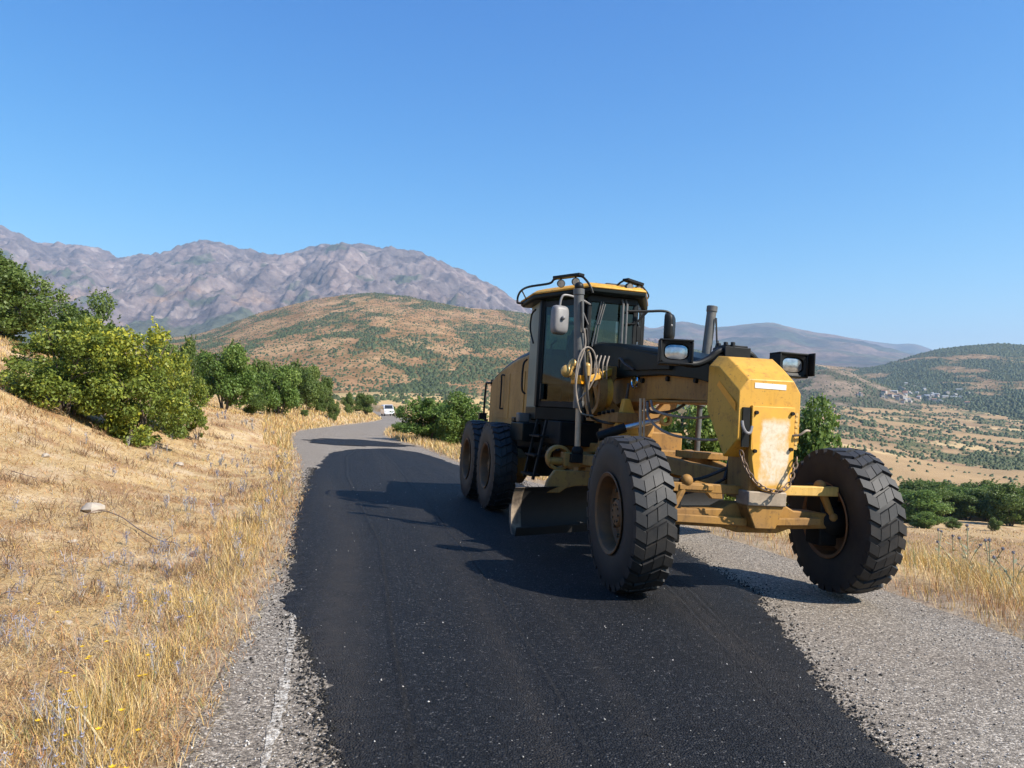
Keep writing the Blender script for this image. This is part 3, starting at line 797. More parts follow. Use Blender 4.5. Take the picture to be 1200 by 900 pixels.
def scatter_hill(key, n, smin, smax, base_p=0.12, tmax=1.0, pxr=(-200, 1400)):
    X, Y, Z, veg, T = HILLS[key]
    nr, nc_ = X.shape
    i = rng.uniform(0, nr - 1.001, n); j = rng.uniform(0, nc_ - 1.001, n)
    i0, j0 = i.astype(int), j.astype(int); fi, fj = i - i0, j - j0
    def S(A): return (A[i0, j0] * (1 - fj) + A[i0, j0 + 1] * fj) * (1 - fi) + (A[i0 + 1, j0] * (1 - fj) + A[i0 + 1, j0 + 1] * fj) * fi
    v = S(veg); t = S(T)
    keep = (rng.uniform(0, 1, n) < base_p + v * 0.9) & (t > 0) & (t < tmax)
    P = np.c_[S(X), S(Y), S(Z)][keep]
    s = rng.uniform(smin, smax, len(P)) * (0.8 + 0.5 * v[keep])
    return P, s

sc_p, sc_s, sc_c = [], [], []
for key, n, a, b_, bp in ((0, 62000, 0.9, 2.5, .46), (1, 46000, 2.2, 4.4, .22), (2, 2500, 1.6, 3.6, .35)):
    P, s = scatter_hill(key, n, a, b_, bp, 1.04)
    sc_p.append(P); sc_s.append(s); sc_c.append(np.tile([[0.060, 0.078, 0.034]], (len(P), 1)))
# valley floor: rows and dots of shrubs between fields
n = 52000
a = np.where(rng.uniform(0, 1, n) < .3, rng.uniform(-0.6, 0.2, n), rng.uniform(0.1, 1.0, n)); d = np.exp(rng.uniform(math.log(210), math.log(2300), n))
X, Y = a * d, d
w = fbm(X / 70 + 2, Y / 150 + 1, 4) + 0.6 * fbm(X / 22, Y / 40, 3)
PXs = 600 + FPX * a
keep = (w > 0.06) & ~((PXs > 330) & (PXs < 620) & (d < 600) & (rng.uniform(0, 1, n) > 0.10)) | (rng.uniform(0, 1, n) < 0.16)
keep &= ~((field_cell(X, Y) < .24) & (X > 0) & (rng.uniform(0, 1, n) > .07))
X, Y = X[keep], Y[keep]
sc_p.append(np.c_[X, Y, ground(X, Y)]); sc_s.append(rng.uniform(0.7, 2.0, len(X)) * np.clip(Y / 600, 0.7, 2)); sc_c.append(np.tile([[0.065, 0.082, 0.034]], (len(X), 1)))
tag(scrub_mesh(np.concatenate(sc_p), np.concatenate(sc_s), np.concatenate(sc_c), "hillside_scrub"), "dark green scrub bushes dotted over the dry hillsides and valley", "scrub", kind="stuff")
# =================================================================== MOTOR GRADER (x forward, y to its left, z up; metres)
GTH, GRO = 0.246879, 0.06285
_h = Vector((math.sin(GTH), -math.cos(GTH), 0)); _l = Vector((math.cos(GTH), math.sin(GTH), 0)); _k = Vector((0, 0, 1))
_ax = _h; _ay = _l * math.cos(GRO) - _k * math.sin(GRO); _az = _l * math.sin(GRO) + _k * math.cos(GRO)
grader = empty("motor_grader")
GM = Matrix(((_ax.x, _ay.x, _az.x, 2.0587), (_ax.y, _ay.y, _az.y, 6.98487), (_ax.z, _ay.z, _az.z, 0.032), (0, 0, 0, 1)))
grader.matrix_world = GM
tag(grader, "yellow motor grader with black gooseneck hood and big lugged tyres standing on fresh asphalt", "motor grader")

# ---- wheels
TR, TW = 0.670, 0.350
def tyre_shape(deep):
    m = MB()
    h = TW / 2
    base = TR - (0.030 if deep else 0.022)
    prof = [(0.315, -h * .80), (0.335, -h * .93), (0.40, -h * 1.02), (0.50, -h * 1.05), (0.585, -h * 1.0), (0.625, -h * .93), (base - .008, -h * .80), (base, -h * .5), (base + .002, 0),
            (base, h * .5), (base - .008, h * .80), (0.625, h * .93), (0.585, h * 1.0), (0.50, h * 1.05), (0.40, h * 1.02), (0.335, h * .93), (0.315, h * .80)]
    m.lathe(prof, (0, 0, 0), 'y', 72)
    # tread: rows of skewed blocks with open grooves, shoulder blocks wrapping the edge
    N = 30; p = 2 * math.pi / N
    cols = [(-h * .99, -h * .50, 0.05, -0.30), (-h * .47, -h * .02, -0.30, 0.02), (h * .02, h * .47, 0.02, 0.34), (h * .50, h * .99, 0.34, 0.0)]
    for ci, (y0, y1, o0, o1) in enumerate(cols):
        sh = ci in (0, 3)
        for k in range(N):
            a0 = (k + .05 * math.sin(k * 2.3 + ci * 1.1)) * p; g = 0.72 if sh else 0.80
            ring = []
            for (y, o) in ((y0, o0), (y1, o1)):
                for da in (0, g):
                    ring.append((y, a0 + (o + da) * p))
            outer_low = (sh and ((ci == 0, ci == 3)))
            def pt(y, a, r): return (r * math.cos(a), y, r * math.sin(a))
            def top(y):  # crown curve
                e = abs(y) / h
                return TR - 0.016 * e ** 2.4 - (0.004 * ((k * 7 + ci * 3) % 5) / 5 if deep else 0)
            (ya, a1), (_, a2), (yb, b1), (_, b2) = ring
            lo = base - 0.02
            s = 0.04 * p
            def low(y):
                return 0.60 if (abs(y) > h * .95) else lo
            v = [pt(ya * (1.01 if abs(ya) > h * .95 else 1), a1 - s, low(ya)), pt(ya * (1.01 if abs(ya) > h * .95 else 1), a2 + s, low(ya)), pt(yb * (1.01 if abs(yb) > h * .95 else 1), b2 + s, low(yb)), pt(yb * (1.01 if abs(yb) > h * .95 else 1), b1 - s, low(yb)),
                 pt(ya * .985, a1 + s, top(ya)), pt(ya * .985, a2 - s, top(ya)), pt(yb * .985, b2 - s, top(yb)), pt(yb * .985, b1 + s, top(yb))]
            m.add(v, [(4, 5, 6, 7), (0, 1, 5, 4), (1, 2, 6, 5), (2, 3, 7, 6), (3, 0, 4, 7)])
    return m
tyre_me = tyre_shape(True).mesh("tyre", "tyre_rubber", 28)
# rim, outer side towards -y
rm = MB()
rm.lathe([(0.345, -.175), (0.352, -.185), (0.345, -.19), (0.318, -.178), (0.306, -.15), (0.296, -.06), (0.27, -.035), (0.20, -.03), (0.19, -.045), (0.12, -.05), (0.118, -.10), (0.10, -.115), (0.0005, -.115)], (0, 0, 0), 'y', 56)
rm.lathe([(0.345, .175), (0.352, .185), (0.345, .19), (0.318, .178), (0.306, .10), (0.296, .0), (0.25, -.01), (0.0005, -.01)], (0, 0, 0), 'y', 56)
rim_me = rm.mesh("rim", "rim_paint", 35)
bt = MB()
for k in range(12):
    a = 2 * math.pi * k / 12; bt.lathe([(0.0005, -.07), (.016, -.07), (.016, -.03)], (.225 * math.cos(a), 0, .225 * math.sin(a)), 'y', 6)
for k in range(8):
    a = 2 * math.pi * k / 8 + .2; bt.lathe([(0.0005, -.125), (.010, -.125), (.010, -.10)], (.075 * math.cos(a), 0, .075 * math.sin(a)), 'y', 6)
bolt_me = bt.mesh("bolt_circle", "rim_rust", 30)
hubm = MB().lathe([(0.0005, .16), (.13, .16), (.15, .12), (.16, .02), (.16, -.02)], (0, 0, 0), 'y', 32)
hub_me = hubm.mesh("hub", "dark_under", 30)
def wheel(name, x, y, spin, lab=None):
    w = empty(name); w.parent = grader; w.location = (x, y, TR)
    fr = name == "front_wheel"
    w.matrix_local = Matrix.Translation((x, y, TR)) @ Matrix.Rotation(-.044 if fr else 0, 4, 'Z') @ Matrix.Rotation(.04 if fr else 0, 4, 'X') @ Matrix.Rotation(0 if y < 0 else math.pi, 4, 'Z') @ Matrix.Rotation(spin, 4, 'Y')
    link("tyre", tyre_me, w); link("rim", rim_me, w); link("bolt_circle", bolt_me, w)["kind"] = "stuff"; link("hub", hub_me, w)
    if lab: w["label"] = lab
for y in (-1.065, 1.065):
    wheel("front_wheel", 0.0, y - .07, 0.4 if y < 0 else 1.13)
    wheel("rear_wheel", -5.37, y, 0.1); wheel("rear_wheel", -6.88, y, 0.7)

def G(mb, name, mat, bevel=0.006, smooth=30, parent=None, seg=2):
    return mb.build(name, mat, parent or grader, smooth, bevel, seg)

# ---- front axle
m = MB()
m.prism([(-.80, .60), (-.30, .585), (-.16, .545), (.24, .545), (.36, .585), (.80, .60), (.80, .735), (.40, .75), (.30, .80), (-.22, .80), (-.32, .75), (-.80, .735)], 'x', -.10, .13)
G(m, "axle_beam", "yellow_grimy", .012)
m = MB(); m.obox((.10, -.86, .925), (.10, -.12, .915), .085, .08); m.box(.138, .155, -.74, -.42, .90, .95)
G(m, "lean_bar", "yellow_grimy", .008)
m = MB(); m.obox((.16, .20, .93), (.16, .80, .94), .085, .085)
G(m, "lean_bar", "plate_worn", .008)
m = MB(); m.obox((.17, -.84, .665), (.17, -.10, .645), .05, .07); m.obox((.19, .16, .655), (.19, .62, .67), .06, .065)
G(m, "tie_rod", "yellow_grimy", .008)
m = MB(); m.prism([(-.17, .80), (.20, .80), (.20, .925), (-.17, .925)], 'x', .10, .31)
G(m, "bolster_block", "steel_worn", .01)
m = MB(); m.prism([(-.17, .80), (.20, .80), (.12, .60), (-.08, .60)], 'x', .12, .285)
G(m, "bolster_foot", "yellow_grimy", .01)
for s in (-1, 1):
    m = MB(); m.box(-.11, .11, s * .78 - .09, s * .78 + .09, .44, .99); m.lathe([(0.0005, -.16), (.13, -.16), (.17, -.05), (.17, .1), (.0005, .1)], (0, s * .86, TR), 'y', 28)
    G(m, "steering_knuckle", "dark_under", .015)
    m = MB(); m.tube([(.12, s * .66, .98), (.12, s * .80, .70)], .035, 10); m.ball((.12, s * .66, .98), .055); m.ball((.12, s * .8, .7), .055)
    G(m, "knuckle_link", "yellow_grimy", 0)

# ---- front housing (bolster tower) with its chamfered nose
def ring(x, zt, hw, ch, zb):
    return [(x, -hw, zb), (x, -hw, zt - ch), (x, -hw + .09, zt), (x, hw - .075, zt + .01), (x, hw, zt - ch + .01), (x, hw, zb)]
m = MB()
m.loft([ring(-.24, 2.115, .31, .10, 1.62), ring(-.06, 2.10, .31, .10, 1.40), ring(.10, 2.01, .31, .105, 1.20), ring(.30, 1.885, .30, .11, 1.36)])
front = G(m, "front_housing", "yellow_paint", .008)
m = MB()
m.prism([(-.02, 1.36), (.27, 1.36), (.27, .90), (.16, .84), (-.10, .84), (-.10, 1.25)], 'y', -.15, .20)
G(m, "front_column", "yellow_grimy", .01)
# paint worn through to pale primer in the middle of the front plate
m_, nt, b, out_ = new_mat("front_plate_paint")
co = objco(nt); sp_ = nt.nodes.new("ShaderNodeSeparateXYZ"); nt.links.new(co, sp_.inputs[0])
nz = noise(nt, co, 9.0, 6, 0.65); nz2 = noise(nt, co, 28.0, 5, 0.7)
def band(sock, c0, half, soft):
    d_ = math_n(nt, 'ABSOLUTE', math_n(nt, 'SUBTRACT', sock, c0)); d_ = math_n(nt, 'ADD', d_, math_n(nt, 'MULTIPLY', math_n(nt, 'SUBTRACT', nz, 0.5), 0.09))
    mr = nt.nodes.new("ShaderNodeMapRange"); mr.inputs[1].default_value = half + soft; mr.inputs[2].default_value = half - soft; nt.links.new(d_, mr.inputs[0]); return mr.outputs[0]
msk = math_n(nt, 'MULTIPLY', band(sp_.outputs[1], .05, .135, .012), band(sp_.outputs[2], 1.265, .27, .03))
stain = ramp(nt, noise(nt, co, 5.0, 5, 0.6, 0.6), [(0.50, (1, 1, 1)), (0.68, (0.15,) * 3)])
msk = math_n(nt, 'MULTIPLY', msk, stain)
pc = mixc(nt, ramp(nt, nz, [(0.4, (0, 0, 0)), (0.75, (0.7,) * 3)]), (0.66, 0.35, 0.04), (0.46, 0.24, 0.05))
wc = mixc(nt, ramp(nt, nz2, [(0.45, (0, 0, 0)), (0.7, (0.8,) * 3)]), (0.66, 0.57, 0.43), (0.50, 0.38, 0.22))
pc = mixc(nt, msk, pc, wc)
pc = mixc(nt, ramp(nt, nz2, [(0.66, (0, 0, 0)), (0.72, (0.8,) * 3)]), pc, (0.12, 0.06, 0.03))
nt.links.new(pc, b.inputs["Base Color"]); b.inputs["Roughness"].default_value = 0.55
MAT["front_plate_paint"] = m_
# plate with the worn patch, rounded at its foot
pl_ = [(-.175, 1.655), (.235, 1.665), (.24, 1.20), (.225, 1.02), (.16, .935), (.06, .915), (-.05, .935), (-.13, 1.02), (-.165, 1.2)]
m = MB(); m.prism(pl_, 'x', .262, .322)
fp = G(m, "front_plate", "front_plate_paint", .006)
m = MB()
pts = []
for k in range(40):
    a = 2 * math.pi * k / 40
    ex = abs(math.cos(a)) ** .35 * math.copysign(1, math.cos(a)); ez = abs(math.sin(a)) ** .35 * math.copysign(1, math.sin(a))
    pts.append((.045 + .135 * ex * (1 + .05 * math.sin(5 * a)) , 1.275 + .265 * ez * (1 + .03 * math.sin(7 * a + 1))))
simple("bare_patch", (0.60, 0.52, 0.39), (0.47, 0.33, 0.14), .55, scale=5, lo=.50, hi=.68)
pass
for y, z in ((-.145, 1.60), (.205, 1.61), (.205, 1.30), (-.145, 1.27)):
    m = MB().lathe([(0.0005, .345), (.016, .345), (.018, .318)], (0, y, z), 'x', 10)
    G(m, "bolt", "black_metal", 0, parent=fp)
m = MB().box(.30, .318, -.265, -.195, 1.30, 1.64); G(m, "slot", "black_metal", 0, parent=front)
m = MB().box(.302, .332, -.185, -.170, 1.28, 1.66); G(m, "slot_flange", "yellow_paint", .003, parent=front)
m = MB().box(.2985, .3035, -.155, .150, 1.812, 1.858); G(m, "reflector_strip", "white_reflector", 0, parent=front)
m = MB(); m.add([(-.07, -.3135, 1.835), (-.03, -.3135, 1.875), (.27, -.3135, 1.675), (.27, -.3135, 1.60)], [(0, 1, 2, 3)])
simple("amber_tape", (0.85, 0.33, 0.005), (0.75, 0.30, 0.01), .35, scale=9)
G(m, "amber_tape", "amber_tape", 0, parent=front)
m = MB(); m.add([(.3015, .252, 1.62), (.3015, .282, 1.62), (.3015, .282, 1.30), (.3015, .252, 1.30)], [(0, 1, 2, 3)])
for k in range(6): m.box(.30, .308, .255, .28, 1.34 + k * .05, 1.355 + k * .05)
G(m, "warning_label", "plate_worn", 0, parent=front)
m = MB().tube(spline([(.34, -.285, 1.52), (.36, -.285, 1.47), (.375, -.262, 1.425), (.375, -.225, 1.425), (.36, -.20, 1.48)]), .013, 8)
G(m, "tow_hook", "mirror_grey", 0, parent=front)
m = MB().tube(spline([(.30, .21, 1.42), (.36, .26, 1.43), (.38, .31, 1.47), (.36, .36, 1.47)]), .010, 8)
G(m, "side_hook", "steel_worn", 0, parent=front)
# safety chain: real links
cp_ = spline([(.36, -.285, 1.24), (.38, -.265, 1.16), (.40, -.21, 1.06), (.41, -.13, .985), (.42, -.02, .945), (.42, .08, .955), (.41, .155, 1.02), (.38, .205, 1.12), (.36, .245, 1.20), (.34, .25, 1.26)], 10)
L = [0]
for a, b_ in zip(cp_, cp_[1:]): L.append(L[-1] + (b_ - a).length)
m = MB(); s = 0; k = 0
while s < L[-1] - .01:
    i = max(j for j in range(len(L)) if L[j] <= s); i = min(i, len(cp_) - 2)
    t = (s - L[i]) / (L[i + 1] - L[i]); c0 = cp_[i].lerp(cp_[i + 1], t); d = (cp_[i + 1] - cp_[i]).normalized()
    q = d.orthogonal().normalized(); q = (Matrix.Rotation(k * math.pi / 2 + .3, 3, d) @ q)
    lk = [c0 + d * (.034 * math.copysign(abs(math.cos(a)) ** .8, math.cos(a))) + q * (.017 * math.sin(a)) for a in (2 * math.pi * j / 14 for j in range(15))]
    m.tube(lk, .0062, 6, False)
    s += .050; k += 1
G(m, "chain", "chain_steel", 0)

# ---- gooseneck: yellow beam below, dark hood above
m = MB()
m.prism([(-.20, 1.92), (-.20, 1.66), (-.42, 1.69), (-1.2, 1.72), (-2.4, 1.70), (-3.0, 1.60), (-3.6, 1.30), (-4.95, 1.16), (-4.95, 1.62), (-3.6, 1.72), (-3.1, 1.96), (-2.4, 2.0), (-1.2, 1.98)], 'y', -.225, .225)
beam = G(m, "frame_beam", "yellow_grimy", .014)
m = MB(); m.prism([(-.25, 1.695), (-.25, 1.675), (-2.5, 1.698), (-2.5, 1.722)], 'y', -.25, .25); G(m, "beam_flange", "yellow_grimy", .004, parent=beam)
def hr(x, zb, zt, hw, ch): return [(x, -hw, zb), (x, -hw, zt - ch), (x, -hw + ch * 1.2, zt), (x, hw - ch * 1.2, zt), (x, hw, zt - ch), (x, hw, zb)]
m = MB(); m.loft([hr(-3.55, 1.95, 2.46, .33, .03), hr(-3.15, 1.97, 2.465, .33, .03), hr(-2.5, 1.985, 2.40, .31, .03), hr(-1.3, 1.975, 2.24, .29, .03), hr(-.55, 1.91, 2.11, .27, .03), hr(-.28, 1.86, 2.07, .26, .03)])
hood_b = G(m, "gooseneck_hood", "navy_panel", .008)
m = MB(); m.prism([(-2.32, 2.06), (-2.32, 2.33), (-1.05, 2.14), (-1.05, 2.02)], 'y', -.322, -.28); G(m, "hood_panel", "grey_green", .004, parent=hood_b).data.materials[0] = MAT["navy_panel"]
for x, z in ((-1.9, 1.935), (-1.25, 1.935), (-.62, 1.90)):
    m = MB().lathe([(.0005, -.255), (.028, -.255), (.03, -.222)], (x, 0, z), 'y', 14); G(m, "pin", "dark_under", 0, parent=beam)
m = MB(); m.lathe([(.0005, -.28), (.055, -.28), (.06, -.22)], (-2.05, 0, 1.93), 'y', 18); m.tube([(-2.05 + .085 * math.cos(a), -.27, 1.93 + .085 * math.sin(a)) for a in (6.2832 * k / 20 for k in range(21))], .012, 6, False)
G(m, "work_lamp", "reflector_silver", 0, parent=beam)
m = MB()
m.box(-.52, -.28, -.13, .14, 2.07, 2.22)
for k in range(5): m.lathe([(.0005, 2.265), (.022, 2.265), (.022, 2.21)], (-.48 + .045 * k, -.09 + .05 * (k % 3), 0), 'z', 10)
m.box(-.50, -.30, -.11, .12, 2.22, 2.238)
G(m, "valve_block", "black_metal", .006)
# headlamp arms and lamps
for s in (-1, 1):
    m = MB().tube(spline([(-.34, s * .02, 2.17), (-.34, s * .16, 2.17), (-.34, s * .27, 2.085), (-.34, s * .40, 2.03), (-.34, s * .56, 2.035)], 6), .034, 12)
    arm = G(m, "lamp_arm", "black_metal", 0)
    yc = s * .60; R_ = Matrix.Rotation(-.34 if s < 0 else -.02, 4, 'Z')
    def put(mb): mb.v = [tuple(Vector((-.35, yc, 2.125 if s < 0 else 2.095)) + (R_ @ Vector(p))) for p in mb.v]; return mb
    m = MB()
    for y0, y1, z0, z1 in ((-.155, .155, .098, .118), (-.155, .155, -.118, -.098), (-.155, -.135, -.098, .098), (.135, .155, -.098, .098)): m.box(-.08, .09, y0, y1, z0, z1)
    m.box(-.10, -.08, -.155, .155, -.118, .118)
    box = G(put(m), "headlamp", "black_metal", .006)
    m = MB(); pr = []
    for k in range(28):
        a = 2 * math.pi * k / 28; pr.append((.110 * math.copysign(abs(math.cos(a)) ** .7, math.cos(a)) - s * .0, .072 * math.copysign(abs(math.sin(a)) ** .6, math.sin(a))))
    m.loft([[(.035, y, z) for y, z in pr], [(.055, y * .93, z * .93) for y, z in pr], [(.065, y * .5, z * .5) for y, z in pr]])
    G(put(m), "lens", "lens_glass", 0, parent=box)
    rec = []
    for k in range(28):
        a = 2 * math.pi * k / 28; q_ = max(abs(math.cos(a)), abs(math.sin(a))); rec.append((.136 * math.cos(a) / q_, .099 * math.sin(a) / q_))
    m = MB().loft([[(.078, y, z) for y, z in rec], [(.070, y * 1.05, z * 1.07) for y, z in pr], [(.030, y * 1.02, z * 1.03) for y, z in pr]], caps=False); G(put(m), "bezel", "black_metal", 0, parent=box)
    if s > 0:
        m = MB().box(.03, .17, .158, .172, -.10, .12); G(put(m), "lamp_flap", "black_metal", .003, parent=box)

# ---- saddle (link bar) around the frame
m = MB()
oo = [(-.30, 1.48), (.30, 1.48), (.50, 1.66), (.56, 1.86), (.44, 2.12), (-.44, 2.12), (-.56, 1.86), (-.50, 1.66)]
ii = [(-.24, 1.60), (.24, 1.60), (.33, 1.70), (.36, 1.88), (.30, 2.00), (-.30, 2.00), (-.36, 1.88), (-.33, 1.70)]
for x0, x1 in ((-2.66, -2.52),):
    n_ = 8
    v = [(x, *q) for x in (x0, x1) for q in oo + ii]
    f = []
    for i in range(n_):
        j = (i + 1) % n_
        f += [(i, j, 8 + j, 8 + i), (16 + i, 24 + i, 24 + j, 16 + j), (i, 16 + i, 16 + j, j), (8 + i, 8 + j, 24 + j, 24 + i)]
    m.add(v, f)
saddle = G(m, "saddle", "yellow_grimy", .01)
m = MB().lathe([(.225, 0), (.285, 0), (.285, .10), (.225, .10), (.225, 0)], (-2.62, -.58, 1.80), 'y', 40)
G(m, "saddle_ring", "yellow_grimy", .004, parent=saddle)
m = MB().lathe([(.0005, 0), (.17, 0), (.19, .02), (.19, .10)], (-2.55, -.50, 1.80), 'y', 30); G(m, "ring_plate", "yellow_paint", .004, parent=saddle)
for k in range(7):
    m = MB().lathe([(.0005, -.54), (.02, -.54), (.02, -.50)], (-2.9 + .14 * k, 0, 1.50 + .012 * k), 'y', 10)
    G(m, "bolt", "black_metal", 0, parent=saddle)
m = MB().box(-3.0, -1.95, -.50, -.24, 1.44, 1.56); G(m, "saddle_rail", "yellow_grimy", .01, parent=saddle)
for s in (-1, 1):
    # arm from the saddle out to the lift cylinder
    m = MB(); yc = s * .84
    m.loft([[(-2.55, s * .40, 2.00), (-2.43, s * .40, 2.00), (-2.43, s * .40, 2.09), (-2.55, s * .40, 2.09)], [(-2.36, yc - s * .08, 1.88), (-2.26, yc - s * .08, 1.88), (-2.26, yc - s * .08, 1.96), (-2.36, yc - s * .08, 1.96)]])
    G(m, "lift_arm", "yellow_paint", .01)
    m = MB().lathe([(.072, 0), (.092, 0), (.092, .10), (.072, .10), (.072, 0)], (-2.3, yc + (-.02 if s < 0 else -.03), 1.86), 'z', 24); G(m, "cylinder_collar", "amber_tape", .004)
    top = Vector((-2.3, s * .925, 2.97)); low = Vector((-2.3, s * .845, 1.58)); foot = Vector((-2.3, s * .83, 1.08))
    if s > 0: top = Vector((-2.3, .80, 2.93)); low = Vector((-2.3, .70, 1.70)); foot = Vector((-2.3, .69, 1.10))
    m = MB(); m.tube([top, low], .058, 18); m.tube([top, top + (top - low).normalized() * -.07], .066, 18)
    m.tube([low + (top - low).normalized() * .08, low], .066, 18)
    cyl = G(m, "lift_cylinder", "cyl_grey", .004)
    if s < 0: m = MB().ball(top + Vector((0, 0, .03)), .055); G(m, "ball_end", "black_metal", 0, parent=cyl)
    m = MB(); m.tube([low, foot], .034, 14); G(m, "rod", "rod_tan" if s < 0 else "cyl_grey", 0, parent=cyl)
    m = MB(); m.ball(foot, .07); m.box(-2.38, -2.22, foot.y - .09, foot.y + .09, foot.z - .13, foot.z - .03); G(m, "rod_ball", "dark_under", .006, parent=cyl)
    m = MB()
    m.tube(spline([top + Vector((.07, .02, -.15)), top + Vector((.085, .045, -.5)), Vector((-2.2, s * .84, 2.5)), Vector((-2.22, s * .80, 2.3))]), .012, 8)
    G(m, "cylinder_hose", "hose_black", 0, parent=cyl)
# brass swivel fittings and the pale looping hoses by the right-hand cylinder
m = MB(); m.ball((-2.28, -1.02, 2.0), .075, s=(.8, 1, 1)); m.ball((-2.28, -.945, 2.09), .06); m.tube([(-2.28, -1.0, 2.02), (-2.28, -.945, 2.09)], .05, 12); m.tube([(-2.28, -.97, 1.98), (-2.29, -.88, 1.86)], .035, 10)
G(m, "swivel_fitting", "brass", 0)
m = MB(); m.ball((-2.2, -.80, 2.07), .045); m.tube([(-2.2, -.80, 2.07), (-2.2, -.795, 1.96)], .045, 12); m.tube([(-2.2, -.80, 2.1), (-2.21, -.80, 2.26)], .014, 8); m.tube([(-2.2, -.795, 1.96), (-2.2, -.80, 1.72)], .02, 8)
G(m, "swivel_fitting", "brass", 0)
for pts_, r_, mt in (([(-2.16, -.91, 1.66), (-2.14, -.95, 1.82), (-2.14, -.955, 2.0), (-2.14, -.92, 2.2), (-2.15, -.83, 2.285), (-2.16, -.74, 2.22), (-2.17, -.70, 2.02), (-2.18, -.76, 1.84), (-2.2, -.84, 1.72), (-2.25, -.88, 1.66)], .010, "hose_pale"),
                     ([(-2.16, -.88, 2.50), (-2.15, -.86, 2.3), (-2.14, -.93, 2.05), (-2.13, -.95, 1.8), (-2.15, -.90, 1.60), (-2.18, -.84, 1.52), (-2.2, -.70, 1.50)], .010, "hose_pale"),
                     ([(-2.18, -.80, 2.25), (-2.17, -.77, 2.10), (-2.17, -.78, 1.9), (-2.18, -.80, 1.75), (-2.2, -.78, 1.62)], .012, "rod_tan"),
                     ([(-2.2, -.86, 2.30), (-2.15, -.84, 2.0), (-2.2, -.74, 1.55), (-2.3, -.62, 1.46), (-2.2, -.42, 1.44), (-2.1, -.36, 1.62), (-2.05, -.34, 1.9)], .017, "hose_black"),
                     ([(-1.55, -.28, 1.70), (-1.4, -.30, 1.60), (-1.2, -.20, 1.55), (-1.0, .0, 1.54), (-.8, .15, 1.60), (-.6, .2, 1.70)], .014, "hose_pale"),
                     ([(-1.6, -.30, 1.68), (-1.45, -.33, 1.50), (-1.2, -.22, 1.36), (-.9, .02, 1.32), (-.5, .12, 1.37), (-.1, .10, 1.46)], .014, "hose_pale"),
                     ([(-1.65, -.28, 1.70), (-1.6, -.25, 1.58), (-1.4, -.1, 1.60), (-1.3, .0, 1.68)], .016, "hose_black"),
                     ([(-.55, .1, 1.72), (-.40, .0, 1.60), (-.22, -.06, 1.45), (-.15, -.10, 1.2), (-.12, -.16, 1.0)], .016, "hose_black"),
                     ([(-.12, -.12, 1.1), (-.2, -.35, .98), (-.15, -.6, .96), (-.1, -.78, .9)], .015, "hose_black"),
                     ([(-.12, -.05, 1.05), (-.25, -.25, .90), (-.2, -.5, .84), (-.1, -.78, .8)], .013, "hose_black"),
                     ([(-2.4, -.33, 2.1), (-2.3, -.37, 2.2), (-2.1, -.38, 2.12), (-1.95, -.33, 2.05)], .014, "hose_black")):
    G(MB().tube(spline(pts_, 6), r_, 8), "hydraulic_hose", mt, 0)
for k in range(4):
    G(MB().tube(spline([(-2.35, -.50 - .05 * k, 1.95), (-2.32, -.52 - .05 * k, 2.10), (-2.36, -.48 - .05 * k, 2.22)], 4), .009, 6), "hydraulic_hose", "hose_pale", 0)
m = MB(); m.tube([(-1.55, -.40, 1.72), (-1.55, -.38, 1.22)], .018, 8); m.tube([(-1.50, -.38, 1.72), (-1.5, -.36, 1.22)], .012, 8)
G(m, "pipe", "rod_tan", 0)
# centre-shift cylinder and its bracket
m = MB(); m.tube([(-1.95, -.72, 1.27), (-1.9, -.42, 1.39)], .055, 16); cs = G(m, "side_shift_cylinder", "black_metal", 0)
m = MB(); m.tube([(-1.9, -.42, 1.39), (-1.78, -.06, 1.50)], .032, 14); G(m, "rod", "chrome", 0, parent=cs)
m = MB(); m.lathe([(.04, -.03), (.075, -.03), (.075, .03), (.04, .03), (.04, -.03)], (-1.76, 0.0, 1.51), 'x', 20); m.v = [(a, b_, c_) for a, b_, c_ in m.v]; G(m, "rod_eye", "brass", .004, parent=cs)
m = MB(); m.prism([(-.52, 1.30), (-.20, 1.30), (-.24, 1.50), (-.33, 1.72), (-.40, 1.72), (-.44, 1.5)], 'x', -2.10, -2.0); m.box(-2.12, -2.0, -.60, -.12, 1.25, 1.34)
G(m, "link_bracket", "yellow_paint", .012)

# ---- drawbar, circle and moldboard
m = MB()
for s in (-1, 1):
    m.obox((-.20, s * .06, .98), (-2.0, s * .42, 1.10), .10, .16); 
m.box(-2.15, -1.85, -.55, .55, 1.04, 1.16); m.ball((-.14, 0, .97), .10)
G(m, "drawbar", "yellow_grimy", .012)
m = MB(); m.box(-1.35, -.95, -.06, .34, 1.12, 1.19); m.box(-1.3, -1.0, -.04, .32, 1.02, 1.05); G(m, "drawbar_tray", "yellow_grimy", .008)
m = MB().lathe([(.62, .93), (.82, .93), (.82, 1.05), (.62, 1.05), (.62, .93)], (-2.45, 0, 0), 'z', 60)
cir = G(m, "circle", "yellow_grimy", .006)
m = MB()
for k in range(64):
    a = 2 * math.pi * k / 64; R_ = Matrix.Translation((-2.45, 0, 0)) @ Matrix.Rotation(a, 4, 'Z'); m.box(.595, .625, -.015, .015, .94, 1.03, R_)
G(m, "gear_ring", "dark_under", 0, parent=cir)
m = MB(); m.box(-2.75, -2.15, -.42, .42, 1.10, 1.36); m.lathe([(.0005, 1.5), (.16, 1.5), (.2, 1.42), (.2, 1.30)], (-2.3, -.1, 0), 'z', 24); m.ball((-2.22, -.30, 1.36), .12)
G(m, "circle_drive", "yellow_grimy", .02)
m = MB(); m.lathe([(.11, -.05), (.15, -.05), (.15, .05), (.11, .05), (.11, -.05)], (-2.42, -1.02, .99), 'x', 26); m.tube([(-2.4, -1.15, .95), (-2.4, -.62, .95)], .045, 12); m.box(-2.46, -2.3, -.98, -.66, .90, 1.06)
